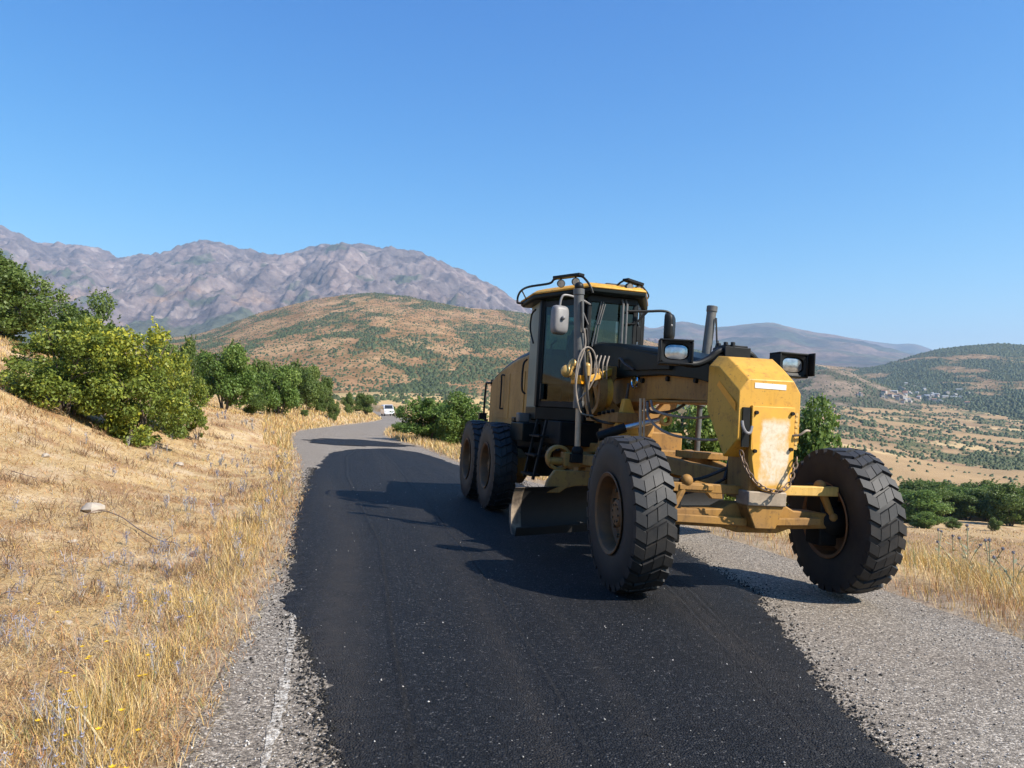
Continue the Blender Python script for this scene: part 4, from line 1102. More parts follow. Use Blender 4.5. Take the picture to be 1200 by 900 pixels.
G(m, "cylinder_mount", "yellow_grimy", .008)
for s in (-1, 1):
    m = MB()
    if s < 0: pp = [(-1.24, .60), (-1.20, .74), (-1.12, .86), (-.60, .86), (-.60, .70), (-.86, .69), (-.98, .66), (-1.06, .60)]
    else: pp = [(1.0, .60), (.98, .74), (.9, .86), (.5, .86), (.5, .70), (.7, .69), (.8, .66), (.86, .60)]
    m.prism(pp, 'x', -2.26, -2.18)
    br = G(m, "blade_bracket", "yellow_grimy", .008)
    m = MB().obox((-2.5, s * .7, .98), (-2.72 - .6 * (s > 0), s * .7, .52), .09, .16); G(m, "blade_arm", "yellow_grimy", .01)
m = MB()
prof = []
for k in range(13):
    a = math.radians(-52 + 104 * k / 12)
    prof.append((-2.02 - .36 * math.cos(a) + .36, .42 + .255 * math.sin(a) / math.sin(math.radians(52))))
back = [(x - .028, z) for x, z in prof[::-1]]
m.prism(prof + back, 'y', -1.59, 1.95)
SHEAR = -.50
def sh(mb):
    mb.v = [(x + SHEAR * (y + 1.66), y, z) for x, y, z in mb.v]; return mb
simple("blade_lit_end", (0.26, 0.20, 0.14), (0.08, 0.06, 0.045), .7, scale=5, lo=.42, hi=.6, bumpv=.2)  # paler tan of the blade's sunlit end, put into the colour
mold = G(sh(m), "moldboard", "blade_dark", 0)
m = MB()
m.prism(prof[:8] + [(x - .055, z) for x, z in prof[:8]][::-1], 'y', -1.66, -1.592); 
G(sh(m), "end_bit", "blade_lit_end", .004, parent=mold)
m = MB()
e = [(x + .012, z) for x, z in prof]
m.prism(e + [(x - .010, z) for x, z in e][::-1], 'y', -1.658, -1.53)
G(sh(m), "end_lit_plate", "blade_lit_end", .003, parent=mold)  # tan overlay sized to the sunlit end of the blade
m = MB().obox((prof[0][0] + .03, -1.63, .20), (prof[0][0] + .03, 1.9, .20), .022, .10, (0.35, 0, 1)); G(sh(m), "cutting_edge", "blade_dark", .003, parent=mold)
m = MB().tube([(-2.20, -1.1, .62), (-2.20, 1.2, .62)], .045, 12); G(sh(m), "slide_rail", "black_metal", 0, parent=mold)

# ---- cab
CY = -.06
def cz(pts, z): return [(x, y, z) for x, y in pts]
FH, RH = .325, .765
plan = [(-3.42, CY - FH), (-4.20, CY - RH), (-4.88, CY - RH + .04), (-4.88, CY + RH - .04), (-4.20, CY + RH), (-3.42, CY + FH)]
cab = empty("cab"); cab.parent = grader
m = MB(); m.loft([cz(plan, 1.42), cz(plan, 1.60)]); G(m, "cab_floor", "navy_panel", .01, parent=cab)
# posts
def post(p, w, d, z0=1.60, z1=3.10, mat="black_metal"):
    m = MB(); m.box(p[0] - d / 2, p[0] + d / 2, p[1] - w / 2, p[1] + w / 2, z0, z1); return G(m, "post", mat, .01, parent=cab)
for s in (-1, 1):
    post((-3.44, CY + s * FH), .055, .07); post((-4.19, CY + s * (RH - .01)), .06, .10)
    m = MB(); m.prism([(-4.88, CY + s * (RH - .045)), (-4.26, CY + s * (RH - .005)), (-4.26, CY + s * (RH - .06)), (-4.88, CY + s * (RH - .10))], 'z', 1.52, 3.09)
    G(m, "rear_panel", "grey_green", .012, parent=cab)
    m = MB().tube(spline([(-4.36, CY + s * (RH + .04), 2.98), (-4.52, CY + s * (RH + .05), 2.92), (-4.55, CY + s * (RH + .05), 2.72), (-4.38, CY + s * (RH + .04), 2.50)], 6), .013, 8); G(m, "grab_handle", "black_metal", 0, parent=cab)
    m = MB().tube(spline([(-4.80, CY + s * (RH + .0), 2.30), (-4.82, CY + s * (RH + .05), 2.2), (-4.82, CY + s * (RH + .05), 1.86), (-4.80, CY + s * (RH + .0), 1.78)], 5), .016, 8); G(m, "grab_handle", "black_metal", 0, parent=cab)
    # door: frame bars, glass and handle
    dr = empty("door"); dr.parent = grader
    a = Vector((-3.485, CY + s * (FH + .045), 0)); b_ = Vector((-4.145, CY + s * (RH - .045), 0)); nrm = Vector((.62, s * .78, 0)).normalized() * .012
    m = MB()
    for z in (1.64, 3.03): m.obox(a + Vector((0, 0, z)), b_ + Vector((0, 0, z)), .04, .08)
    for q in (a, b_): m.obox(q + Vector((0, 0, 1.6)), q + Vector((0, 0, 3.07)), .05, .045, (a - b_).normalized())
    if s < 0: m.obox(a.lerp(b_, .48) + Vector((0, 0, 2.74)), a.lerp(b_, .02) + Vector((0, 0, 2.74)), .02, .03)
    G(m, "door_frame", "black_metal", .004, parent=dr)
    q0, q1 = a + nrm, b_ + nrm
    m = MB().add([(q0.x, q0.y, 1.68), (q1.x, q1.y, 1.68), (q1.x, q1.y, 2.99), (q0.x, q0.y, 2.99)], [(0, 1, 2, 3)]); G(m, "door_glass", "cab_glass", 0, 0, parent=dr)
    m = MB().obox(a.lerp(b_, .92) + nrm * 4 + Vector((0, 0, 1.70)), a.lerp(b_, .92) + nrm * 4 + Vector((0, 0, 1.92)), .05, .05, (1, 0, 0)); G(m, "door_latch", "black_metal", .006, parent=dr)
m = MB().add([(-3.40, CY - FH + .02, 1.98), (-3.40, CY + FH - .02, 1.98), (-3.43, CY + FH - .02, 3.06), (-3.43, CY - FH + .02, 3.06)], [(0, 1, 2, 3)]); G(m, "windscreen", "cab_glass", 0, 0, parent=cab)
m = MB().add([(-4.87, CY - RH + .14, 1.95), (-4.87, CY + RH - .14, 1.95), (-4.87, CY + RH - .14, 3.0), (-4.87, CY - RH + .14, 3.0)], [(0, 1, 2, 3)]); G(m, "rear_window", "cab_glass", 0, 0, parent=cab)
m = MB().box(-4.90, -4.84, CY - RH + .1, CY + RH - .1, 1.55, 1.95); G(m, "rear_wall", "navy_panel", .006, parent=cab)
m = MB().box(-4.90, -4.84, CY - RH + .1, CY + RH - .1, 2.99, 3.09); G(m, "rear_header", "navy_panel", .006, parent=cab)
m = MB().box(-3.46, -3.40, CY - FH, CY + FH, 3.02, 3.11); G(m, "front_header", "black_metal", .006, parent=cab)
m = MB()
for y in (.06, .115): m.tube([(-3.34, y, 2.40), (-3.36, y + .005, 3.02), (-3.40, y, 3.08)], .016, 8)
G(m, "guard_rail", "cyl_grey", 0, parent=cab)
for y0, y1 in ((-.34, -.23), (-.30, -.20)):
    m = MB(); m.tube([(-3.37, y0, 2.42), (-3.385, (y0 + y1) / 2, 2.75), (-3.40, y1, 3.03)], .009, 6); m.obox((-3.38, y1 - .05, 2.72), (-3.39, y1 + .02, 3.0), .012, .03, (1, 0, 0)); G(m, "wiper", "cyl_grey", 0, parent=cab)
# roof: wide at the back, narrow at the front, dark underside, yellow cap with a dome
rp = [(-3.26, CY - .40), (-4.22, CY - .90), (-4.98, CY - .88), (-4.98, CY + .86), (-4.22, CY + .86), (-3.26, CY + .40)]
def sc(pts, k, z, dz=0): 
    cx, cy_ = -4.25, CY
    return [(cx + (x - cx) * k, cy_ + (y - cy_) * k, z + dz * (x + 4.98)) for x, y in pts]
m = MB().loft([sc(rp, .95, 3.075, .02), sc(rp, .99, 3.10, .02), sc(rp, .99, 3.15, .02)]); rf_ = G(m, "roof_liner", "navy_panel", .01, parent=cab)
m = MB().loft([sc(rp, 1.0, 3.152, .02), sc(rp, 1.0, 3.172, .02), sc(rp, .93, 3.215, .02), sc(rp, .78, 3.26, .015), sc(rp, .45, 3.29, .01)]); roof = G(m, "roof", "yellow_paint", .006, parent=cab, smooth=40)
m = MB().box(-4.3, -3.9, CY - .10, CY + .22, 3.29, 3.37); m.box(-3.75, -3.55, CY - .06, CY + .22, 3.27, 3.32); G(m, "roof_vent", "hose_black", .01, parent=cab)
for s in (-1, 1):
    e0 = Vector((-4.96, CY + s * .93, 3.14))
    def along(t, out_, z): return Vector((-4.22 + .96 * t, CY + s * (.90 - .50 * t + out_), z))
    m = MB(); zt = 3.35
    if s < 0:
        m.tube(spline([e0, e0 + Vector((.02, 0, .10)), Vector((-4.62, CY - .96, 3.28)), along(0, .05, 3.275), along(.36, .05, 3.285), along(.44, .05, 3.33), along(.50, .05, zt - .01)], 5), .016, 8)
        m.tube(spline([along(.86, .05, zt - .01), along(.95, .05, 3.31), along(1.04, .03, 3.20), along(1.06, .0, 3.10)], 5), .016, 8)
        m.tube([Vector((-4.62, CY - .96, 3.28)), Vector((-4.62, CY - .88, 3.15))], .011, 6); m.tube([e0, e0 + Vector((.12, .06, -.02))], .016, 6)
        b0, b1 = along(.47, .05, zt), along(.92, .05, zt)
    else:
        b0, b1 = Vector((-3.30, .05, 3.34)), Vector((-3.42, .33, 3.315))
        m.tube(spline([(-3.42, -.06, 3.19), (-3.36, -.02, 3.28), tuple(b0)], 5), .014, 8); m.tube([b1 + Vector((0, 0, 0)), b1 + Vector((-.02, .03, -.17))], .014, 8)
        m.tube(spline([e0 + Vector((0, -.06, .02)), Vector((-4.62, CY + .88, 3.25)), Vector((-4.0, .70, 3.27)), tuple(b1)], 5), .012, 8)
    G(m, "roof_rail", "black_metal", 0, parent=cab)
    m = MB().obox(b0, b1, .11, .035); G(m, "lamp_bar", "black_metal", .004, parent=cab)
    for t in (.22, .78):
        c0 = b0.lerp(b1, t) + Vector((0, 0, -.085)); dv = Vector((.95, s * .10, -.2)).normalized()
        m = MB(); m.tube([c0 - dv * .06, c0 - dv * .02, c0 + dv * .035], [.03, .05, .055], 16); m.tube([c0, c0 + Vector((0, 0, .08))], .012, 6); G(m, "roof_lamp", "black_metal", .003, parent=cab)
        m = MB().tube([c0 + dv * .030, c0 + dv * .040], .046, 16); G(m, "roof_lamp_lens", "lens_glass", 0, parent=cab)
    # mirror on its arm
    y_m = CY + s * .77 if s < 0 else .71
    m = MB()
    if s < 0: m.tube(spline([(-3.40, CY - FH, 2.98), (-3.34, CY - .50, 3.03), (-3.28, y_m + .06, 3.05), (-3.27, y_m - .0, 3.00), (-3.27, y_m - .02, 2.86)], 6), .015, 8); m.tube([(-3.42, CY - FH, 2.70), (-3.34, -.50, 2.86), (-3.30, -.60, 3.03)], .010, 6)
    else: m.tube(spline([(-3.36, .12, 2.93), (-3.32, .40, 2.95), (-3.29, .62, 2.97), (-3.28, .72, 2.93), (-3.28, .74, 2.78)], 6), .018, 8); m.tube([(-3.36, .12, 2.76), (-3.34, .24, 2.77), (-3.31, .40, 2.95)], .015, 8)
    ma = G(m, "mirror_arm", "black_metal" if s > 0 else "mirror_grey", 0, parent=cab)
    m = MB(); hw_, hh = (.115, .19) if s < 0 else (.105, .19); zc_ = 2.72 if s < 0 else 2.755
    pr = []
    for k in range(24):
        a = 2 * math.pi * k / 24; pr.append((hw_ * math.copysign(abs(math.cos(a)) ** .45, math.cos(a)), hh * math.copysign(abs(math.sin(a)) ** .45, math.sin(a))))
    rot = Matrix.Rotation(.25 if s < 0 else .85, 3, 'Z')
    m.loft([[Vector((-3.27, y_m, zc_)) + rot @ Vector((x, y * k, z * k)) for y, z in pr] for x, k in ((-.05, 1), (-.01, 1.0), (.035, .93), (.055, .72))])
    G(m, "mirror_shell", "mirror_grey" if s < 0 else "black_metal", 0, 50, parent=cab)
    m = MB(); m.loft([[Vector((-3.27, y_m, zc_)) + rot @ Vector((x, y * .94, z * .94)) for y, z in pr] for x in (-.054, -.051)]); G(m, "mirror_glass", "reflector_silver", 0, parent=cab)
    m = MB().ball((-3.20, y_m - s * .02, zc_ + .02), .028); G(m, "mirror_clamp", "mirror_grey", 0, parent=cab)
m = MB(); m.box(-3.50, -3.42, .30, .36, 2.55, 2.75); m.tube([(-3.46, .33, 2.75), (-3.46, .30, 2.9)], .012, 6); G(m, "side_lamp", "black_metal", .006, parent=cab)
# inside: seat, steering console
m = MB(); m.box(-4.45, -3.95, CY - .24, CY + .24, 1.95, 2.08); m.loft([[(-4.50, CY - .25, 2.05), (-4.36, CY - .25, 2.05), (-4.36, CY + .25, 2.05), (-4.50, CY + .25, 2.05)], [(-4.58, CY - .26, 2.5), (-4.46, CY - .26, 2.5), (-4.46, CY + .26, 2.5), (-4.58, CY + .26, 2.5)], [(-4.60, CY - .16, 2.78), (-4.50, CY - .16, 2.78), (-4.50, CY + .16, 2.78), (-4.60, CY + .16, 2.78)]]); m.box(-4.3, -4.1, CY - .1, CY + .1, 1.6, 1.96)
G(m, "operator_seat", "seat_fabric", .04, parent=cab, seg=3)
m = MB(); m.obox((-3.62, CY, 1.6), (-3.72, CY, 2.25), .12, .12, (1, 0, 0)); m.box(-3.80, -3.64, CY - .2, CY + .2, 2.2, 2.3); m.tube([(-3.80 + .0 , CY + .19 * math.cos(a), 2.40 + .0) if False else (-3.80 + .10 * math.sin(a), CY + .19 * math.cos(a), 2.36 + .16 * math.sin(a)) for a in (6.2832 * k / 24 for k in range(25))], .014, 6, False); m.tube([(-3.72, CY, 2.25), (-3.80, CY, 2.36)], .02, 6)
for s in (-1, 1): m.box(-4.2, -3.85, CY + s * .34 - .06, CY + s * .34 + .06, 1.6, 2.22); m.tube([(-3.9, CY + s * .34, 2.2), (-3.88, CY + s * .34, 2.36)], .015, 6)
G(m, "control_console", "black_metal", .01, parent=cab)

# ---- platform, steps and tanks below the cab
m = MB(); m.box(-5.05, -3.35, -.72, .62, 1.10, 1.415); G(m, "platform", "dark_under", .015)
m = MB(); m.box(-4.95, -4.25, -.98, -.73, 1.10, 1.36); m.box(-4.92, -4.74, -.985, -.9, 1.36, 1.43); G(m, "battery_box", "navy_panel", .015)
m = MB(); m.box(-4.72, -4.55, -.97, -.80, 1.36, 1.50); G(m, "filler_neck", "cyl_grey", .02)
for s in (-1, 1):
    ld = empty("step_ladder"); ld.parent = grader
    m = MB()
    for x in (-4.15, -3.70): m.obox((x, s * .80, 1.42), (x + .05, s * .96, .62), .03, .06, (1, 0, 0))
    G(m, "ladder_side", "dark_under", .004, parent=ld)
    for k, z in enumerate((.66, .92, 1.18)):
        m = MB().box(-4.15, -3.66, s * (.93 - .045 * k) - .07, s * (.93 - .045 * k) + .07, z, z + .03); G(m, "step", "dark_under", .004, parent=ld)
m = MB(); m.box(-4.95, -3.0, -.30, .30, .75, 1.16); m.prism([(-3.0, .85), (-2.4, 1.2), (-2.4, 1.45), (-3.1, 1.6)], 'y', -.26, .26); G(m, "rear_of_frame", "yellow_grimy", .02)
m = MB(); m.tube([(-5.0, -.45, .95), (-4.1, -.62, 1.02)], .06, 14); m.tube([(-4.1, -.62, 1.02), (-3.4, -.72, 1.06)], .035, 12); G(m, "articulation_cylinder", "black_metal", 0)

# ---- rear frame: tandems, engine hood, counterweight
for s in (-1, 1):
    m = MB(); m.prism([(-7.15, .55), (-6.9, .42), (-5.35, .42), (-5.1, .55), (-5.1, .82), (-5.5, .94), (-6.75, .94), (-7.15, .82)], 'y', s * .74 - .11, s * .74 + .11); G(m, "tandem_case", "yellow_grimy", .02)
m = MB(); m.box(-6.4, -5.85, -.65, .65, .5, .95); m.box(-8.0, -5.0, -.34, .34, .85, 1.25); G(m, "rear_axle", "dark_under", .02)
def er(x, zt, hw, ch, zb=1.22): return [(x, -hw, zb), (x, -hw, zt - ch), (x, -hw + ch * .8, zt - .02), (x, 0, zt), (x, hw - ch * .8, zt - .02), (x, hw, zt - ch), (x, hw, zb)]
m = MB().loft([er(-5.02, 2.50, .74, .14), er(-5.9, 2.45, .745, .14), er(-6.8, 2.35, .745, .16), er(-7.5, 2.23, .735, .18), er(-7.74, 2.14, .70, .20)]); hd = G(m, "engine_hood", "hood_tan", .015)
m = MB().loft([er(-5.02, 2.512, .70, .10, 2.40), er(-5.9, 2.462, .70, .10, 2.35), er(-6.8, 2.362, .70, .11, 2.24), er(-7.5, 2.242, .69, .12, 2.11)]); G(m, "hood_top", "navy_panel", .006, parent=hd)
m = MB().box(-7.77, -7.735, -.60, .60, 1.35, 2.0); G(m, "rear_grille", "black_metal", .005, parent=hd)
for s in (-1, 1):
    m = MB()
    for x0, x1 in ((-6.95, -6.10), (-6.04, -5.16)):
        m = MB().box(x0, x1, s * .748 - .006, s * .748 + .006, 1.40, 2.14); G(m, "hood_door", "hood_tan", .004, parent=hd)
    m = MB().tube(spline([(-6.45, s * .75, 2.12), (-6.48, s * .80, 2.12), (-6.48, s * .80, 2.0), (-6.48, s * .80, 1.62), (-6.48, s * .80, 1.56), (-6.45, s * .75, 1.56)], 4), .014, 8); G(m, "hood_handle", "black_metal", 0, parent=hd)
    m = MB().tube(spline([(-7.5, s * .74, 2.02), (-7.62, s * .78, 2.02), (-7.80, s * .78, 1.98), (-7.82, s * .78, 1.4), (-7.76, s * .72, 1.34)], 4), .02, 8); G(m, "rear_handrail", "black_metal", 0, parent=hd)
    m = MB().box(-7.84, -7.74, s * .60 - .09, s * .60 + .09, 1.98, 2.10); G(m, "tail_lamp_box", "black_metal", .008, parent=hd)
    m = MB().box(-7.90, -7.80, s * .80 - .07, s * .80 + .07, 1.35, 1.47); G(m, "tail_lamp", "black_metal", .008, parent=hd)
    m = MB().box(-7.0, -6.2, s * .60 - .06, s * .60 + .06, 1.20, 1.42); G(m, "side_tank", "hood_tan", .01, parent=hd)
m = MB().tube([(-5.35, -.3, 2.48), (-5.35, -.3, 2.60), (-5.12, -.3, 2.64)], .018, 8); m.tube([(-5.30, -.62, 2.40), (-5.30, -.62, 2.56), (-5.02, -.62, 2.58)], .015, 8); G(m, "hood_rail", "black_metal", 0, parent=hd)
m = MB().lathe([(.0005, 2.86), (.05, 2.86), (.055, 2.84), (.055, 2.42), (.09, 2.42), (.09, 2.38)], (-6.2, .28, 0), 'z', 18); G(m, "exhaust_stack", "black_metal", 0)
m = MB(); m.box(-8.15, -7.76, -.75, .75, .80, 1.30); m.box(-8.35, -8.15, -.12, .12, .75, .95); G(m, "rear_bumper", "dark_under", .03)
# =================================================================== TREES AND BUSHES
def crown_mesh(name, nblob, nleaf, leaf, spread, mat, seed, flat=0.8, bright_top=0.0, low=0.05, tall=1.0):
    """leaves spread through a crown of uneven clumps; unit size: about 1 wide (radius .5), 1 high"""
    r = np.random.default_rng(seed)
    # clump centres
    C = []
    while len(C) < nblob:
        p = r.uniform(-1, 1, 3)
        if p[0] ** 2 + p[1] ** 2 + (p[2] * .9) ** 2 > 1: continue
        k = 0.43 if p[2] > 0 else 0.46
        C.append((p[0] * k, p[1] * k, 0.5 + low + p[2] * 0.40 * tall))
    C = np.array(C); R = r.uniform(.07, .20, nblob) * spread
    vol = R ** 2; pick = r.choice(nblob, nleaf, p=vol / vol.sum())
    d = r.normal(size=(nleaf, 3)); d /= np.linalg.norm(d, axis=1)[:, None]
    rad = r.uniform(.25, 1.0, nleaf) ** 0.45 * r.uniform(.85, 1.18, nleaf)
    P = C[pick] + d * (R[pick] * rad)[:, None] * np.array([1.1, 1.1, .85])
    P[:, 2] = np.maximum(P[:, 2], 0.01 + r.uniform(0, .06, nleaf))
    # upright shoots that break the outline
    ns = max(8, nleaf // 220); per = 14
    si = r.choice(nleaf, ns, p=np.clip(P[:, 2] - .2, .02, 1) * (rad > .8) / (np.clip(P[:, 2] - .2, .02, 1) * (rad > .8)).sum())
    sd = d[si] * .6 + r.normal(size=(ns, 3)) * .35 + np.array([0, 0, .75]); sd /= np.linalg.norm(sd, axis=1)[:, None]
    tt_ = r.uniform(0, 1, (ns, per, 1)); ln = r.uniform(.05, .15, (ns, 1, 1))
    SP = (P[si][:, None] + sd[:, None] * tt_ * ln + r.normal(0, .009, (ns, per, 3))).reshape(-1, 3)
    P = np.vstack([P, SP]); d = np.vstack([d, np.repeat(d[si], per, 0)]); pick = np.r_[pick, np.repeat(pick[si], per)]; nleaf = len(P)
    # leaf frames
    nrm = d * .55 + r.normal(size=(nleaf, 3)) * .7 + np.array([0, 0, .45]); nrm /= np.linalg.norm(nrm, axis=1)[:, None]
    a = np.cross(nrm, r.normal(size=(nleaf, 3))); a /= np.linalg.norm(a, axis=1)[:, None]
    b_ = np.cross(nrm, a)
    s = leaf * r.uniform(.6, 1.35, nleaf)[:, None]
    fold = nrm * s * .18
    V = np.stack([P - a * s, P - b_ * s * .62 + fold, P + a * s, P + b_ * s * .62 + fold], 1).reshape(-1, 3)
    F = np.arange(nleaf * 4).reshape(-1, 4)
    clump = r.uniform(-.18, .18, nblob)
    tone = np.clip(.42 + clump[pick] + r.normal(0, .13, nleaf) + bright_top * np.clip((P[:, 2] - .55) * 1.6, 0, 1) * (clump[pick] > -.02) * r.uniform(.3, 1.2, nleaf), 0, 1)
    return mesh_np(name, V, F, MAT[mat], attrs={"tone": ('FACE', tone)})
def trunk_mesh(name, seed, multi=5, h=.8, rad=.02):
    r = random.Random(seed); m = MB()
    for k in range(multi):
        a = 6.283 * k / multi + r.uniform(-.4, .4); rr_ = r.uniform(.08, .36); top = Vector((rr_ * math.cos(a), rr_ * math.sin(a), h * r.uniform(.6, 1)))
        b0 = Vector((.03 * math.cos(a), .03 * math.sin(a), -.04)); mid = b0.lerp(top, .5) + Vector((r.uniform(-.05, .05), r.uniform(-.05, .05), .05))
        pts = spline([b0, b0.lerp(mid, .5) + Vector((0, 0, .03)), mid, top], 4)
        m.tube(pts, [rad * (1 - .8 * i / (len(pts) - 1)) for i in range(len(pts))], 6)
        for q in range(3):
            s0 = mid.lerp(top, r.uniform(0, .7)); e0 = s0 + Vector((r.uniform(-.2, .2), r.uniform(-.2, .2), r.uniform(.02, .2)))
            m.tube([s0, s0.lerp(e0, .5) + Vector((0, 0, .02)), e0], [rad * .4, rad * .28, rad * .1], 5)
    return m.mesh(name, "bark", 40)
TRUNKS = [trunk_mesh("trunk", 3, 5), trunk_mesh("trunk", 5, 4), trunk_mesh("trunk", 9, 1, .85, .035)]
CR = {
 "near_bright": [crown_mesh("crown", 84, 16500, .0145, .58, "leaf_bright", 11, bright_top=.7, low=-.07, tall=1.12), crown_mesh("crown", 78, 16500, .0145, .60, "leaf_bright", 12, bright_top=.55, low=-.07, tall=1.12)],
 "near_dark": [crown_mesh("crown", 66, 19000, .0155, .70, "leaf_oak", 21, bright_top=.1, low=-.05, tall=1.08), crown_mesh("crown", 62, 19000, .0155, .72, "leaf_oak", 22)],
 "sparse": [crown_mesh("crown", 16, 1500, .035, .7, "leaf_bright", 31, bright_top=.7)],
 "mid_dark": [crown_mesh("crown", 34, 10000, .024, 1.05, "leaf_oak", 41), crown_mesh("crown", 30, 10000, .024, 1.1, "leaf_oak", 42), crown_mesh("crown", 38, 10000, .024, 1.05, "leaf_oak", 43)],
 "mid_green": [crown_mesh("crown", 34, 13000, .022, 1.05, "leaf_green", 51, bright_top=.15), crown_mesh("crown", 34, 13000, .022, 1.05, "leaf_green", 52, bright_top=.2), crown_mesh("crown", 34, 13000, .022, 1.05, "leaf_green", 53)],
}
_tcount = [0]
def plant(name, kind, loc, w, h, label, cat, group=None, tall=False, depth=1.0):
    k = _tcount[0]; _tcount[0] += 1
    o = empty(name, loc, (k * 2.399) % 6.283)
    o.scale = (w, w * depth, h)
    lst = CR[kind]
    link("trunk", TRUNKS[2 if tall else k % 2], o); link("crown", lst[k % len(lst)], o)
    tag(o, label, cat, group)
    return o
def by_pix(name, kind, px, pbase, wpx, hpx, label, cat, d=None, group=None, tall=False, sink=0.03):
    """stand a plant where the ray through its foot meets the ground; width and height from its size in the photo"""
    if d is None: p = hit(px, pbase)
    else:
        q = pix(px, pbase, d); p = (q[0], q[1], ground1(q[0], q[1]))
    k = p[1] / FPX
    top = pix(px, pbase - hpx, p[1])[2]
    h = max(top - p[2], 0.3)
    return plant(name, kind, (p[0], p[1], p[2] - sink * h), wpx * k * 1.18, h * 1.03, label, cat, group, tall)

# left bank, beside the road
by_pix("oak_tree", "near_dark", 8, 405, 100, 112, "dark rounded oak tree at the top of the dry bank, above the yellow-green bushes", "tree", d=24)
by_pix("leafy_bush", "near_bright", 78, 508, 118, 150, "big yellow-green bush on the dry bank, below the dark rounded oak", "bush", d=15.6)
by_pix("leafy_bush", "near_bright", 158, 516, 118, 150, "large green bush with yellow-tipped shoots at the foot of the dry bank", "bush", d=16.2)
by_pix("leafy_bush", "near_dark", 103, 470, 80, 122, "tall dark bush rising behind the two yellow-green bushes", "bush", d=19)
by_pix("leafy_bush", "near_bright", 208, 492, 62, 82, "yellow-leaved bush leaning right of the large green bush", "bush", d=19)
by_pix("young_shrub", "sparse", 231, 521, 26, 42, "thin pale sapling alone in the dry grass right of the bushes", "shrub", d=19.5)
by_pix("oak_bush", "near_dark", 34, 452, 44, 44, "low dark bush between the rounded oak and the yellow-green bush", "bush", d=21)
by_pix("oak_tree", "mid_dark", 189, 440, 34, 52, "small dark tree peeping over the yellow-leaved bush, further up the bank", "tree", d=46)
by_pix("oak_tree", "mid_dark", 215, 440, 28, 42, "lower dark tree next to the small one behind the yellow-leaved bush", "tree", d=48)
by_pix("oak_tree", "mid_green", 263, 486, 56, 84, "full round green tree standing on the bank beyond the yellow-leaved bush", "tree", d=40)
by_pix("oak_tree", "mid_dark", 243, 468, 34, 58, "dark tree half hidden behind the full round green tree", "tree", d=50)
by_pix("oak_bush", "mid_dark", 295, 488, 27, 26, "squat round bush at the foot of the bank in front of the tree group", "bush", d=42)
by_pix("oak_tree", "mid_green", 326, 486, 42, 58, "bushy green tree with wide foot, next to the squat round bush", "tree", d=48)
by_pix("oak_tree", "mid_dark", 304, 462, 32, 42, "dark tree behind the bushy green tree", "tree", d=62)
by_pix("oak_tree", "mid_dark", 345, 465, 34, 40, "dark tree up the slope right behind the bushy green tree", "tree", d=66)
by_pix("oak_tree", "mid_dark", 362, 464, 28, 36, "dark tree at the end of the tree group on the bank", "tree", d=70)
by_pix("oak_bush", "mid_dark", 379, 466, 22, 26, "small dark bush just past the end of the tree group", "bush", d=74)
by_pix("oak_bush", "mid_dark", 391, 480, 12, 13, "tiny round shrub on the tan bank, lower of two", "shrub", d=66)
by_pix("oak_bush", "mid_dark", 376, 471, 12, 9, "tiny flat shrub on the tan bank, upper of two", "shrub", d=70)
by_pix("oak_bush", "mid_dark", 408, 476, 12, 17, "small dark tree beside the round dark bush by the van", "tree", d=112)
by_pix("oak_bush", "mid_dark", 429, 481.5, 23, 20, "round dark bush on the bend next to the white van", "bush", d=130)
by_pix("oak_bush", "mid_dark", 356, 488, 10, 8, "low tuft-like shrub at the foot of the tan bank", "shrub", d=56)
# right of the road
by_pix("leafy_bush", "mid_green", 503, 514, 62, 48, "dense green bush on the verge where the road bends", "bush", d=37)
by_pix("leafy_bush", "mid_green", 541, 520, 52, 56, "taller green bush close behind the grader's rear wheels", "bush", d=35)
by_pix("leafy_bush", "mid_dark", 528, 505, 40, 34, "darker bush between the two green verge bushes", "bush", d=41)
by_pix("leafy_bush", "mid_green", 470, 503, 22, 9, "low green plant on the dry verge in front of the bend bushes", "bush", d=44)
by_pix("oak_bush", "mid_green", 468, 485, 9, 9, "tiny bush on the verge right beside the white van", "shrub", d=140)
by_pix("leafy_tree", "mid_green", 815, 556, 92, 96, "leafy green tree below the road seen under the gooseneck", "tree", d=21)
by_pix("leafy_tree", "mid_green", 772, 548, 52, 70, "smaller green tree beside the one seen under the gooseneck", "tree", d=26)
by_pix("leafy_tree", "mid_green", 940, 562, 86, 84, "leafy green tree below the road behind the lifted front wheel", "tree", d=23)
bpy.data.objects["leafy_tree.002"]["label"] = "leafy green tree below the road between front housing and far front wheel"
# wood in the valley behind the field: each tree stands by itself
r_ = random.Random(4)
for k in range(34):
    u = k / 33
    px = 1010 + 235 * u + r_.uniform(-6, 6); row = k % 3
    d = 150 + row * 11 + r_.uniform(-4, 4)
    base = 606 - row * 9 + (3 if px > 1150 else 0)
    q = pix(px, base, d); z = ground1(q[0], q[1])
    h = r_.uniform(5.2, 7.6) * (.86 if px < 1060 else 1); w = h * r_.uniform(1.0, 1.35)
    plant("valley_tree", ("mid_dark", "mid_green", "mid_dark")[k % 3] if row else "mid_dark", (q[0], q[1], z - .3), w, h,
          ("dark green tree at the field edge of the valley wood", "green tree in the middle of the valley wood", "tree at the far edge of the valley wood, towards the open valley")[row], "tree", "trees of the valley wood")
by_pix("valley_tree", "mid_dark", 1183, 611, 44, 46, "single dark tree standing forward of the valley wood at the field edge", "tree", d=138)
by_pix("oak_bush", "mid_green", 1084, 617, 36, 17, "green bush at the field edge in front of the valley wood", "bush", d=118)
by_pix("oak_bush", "mid_dark", 1117, 615, 16, 9, "little dark bush beside the green one at the field edge", "bush", d=120)
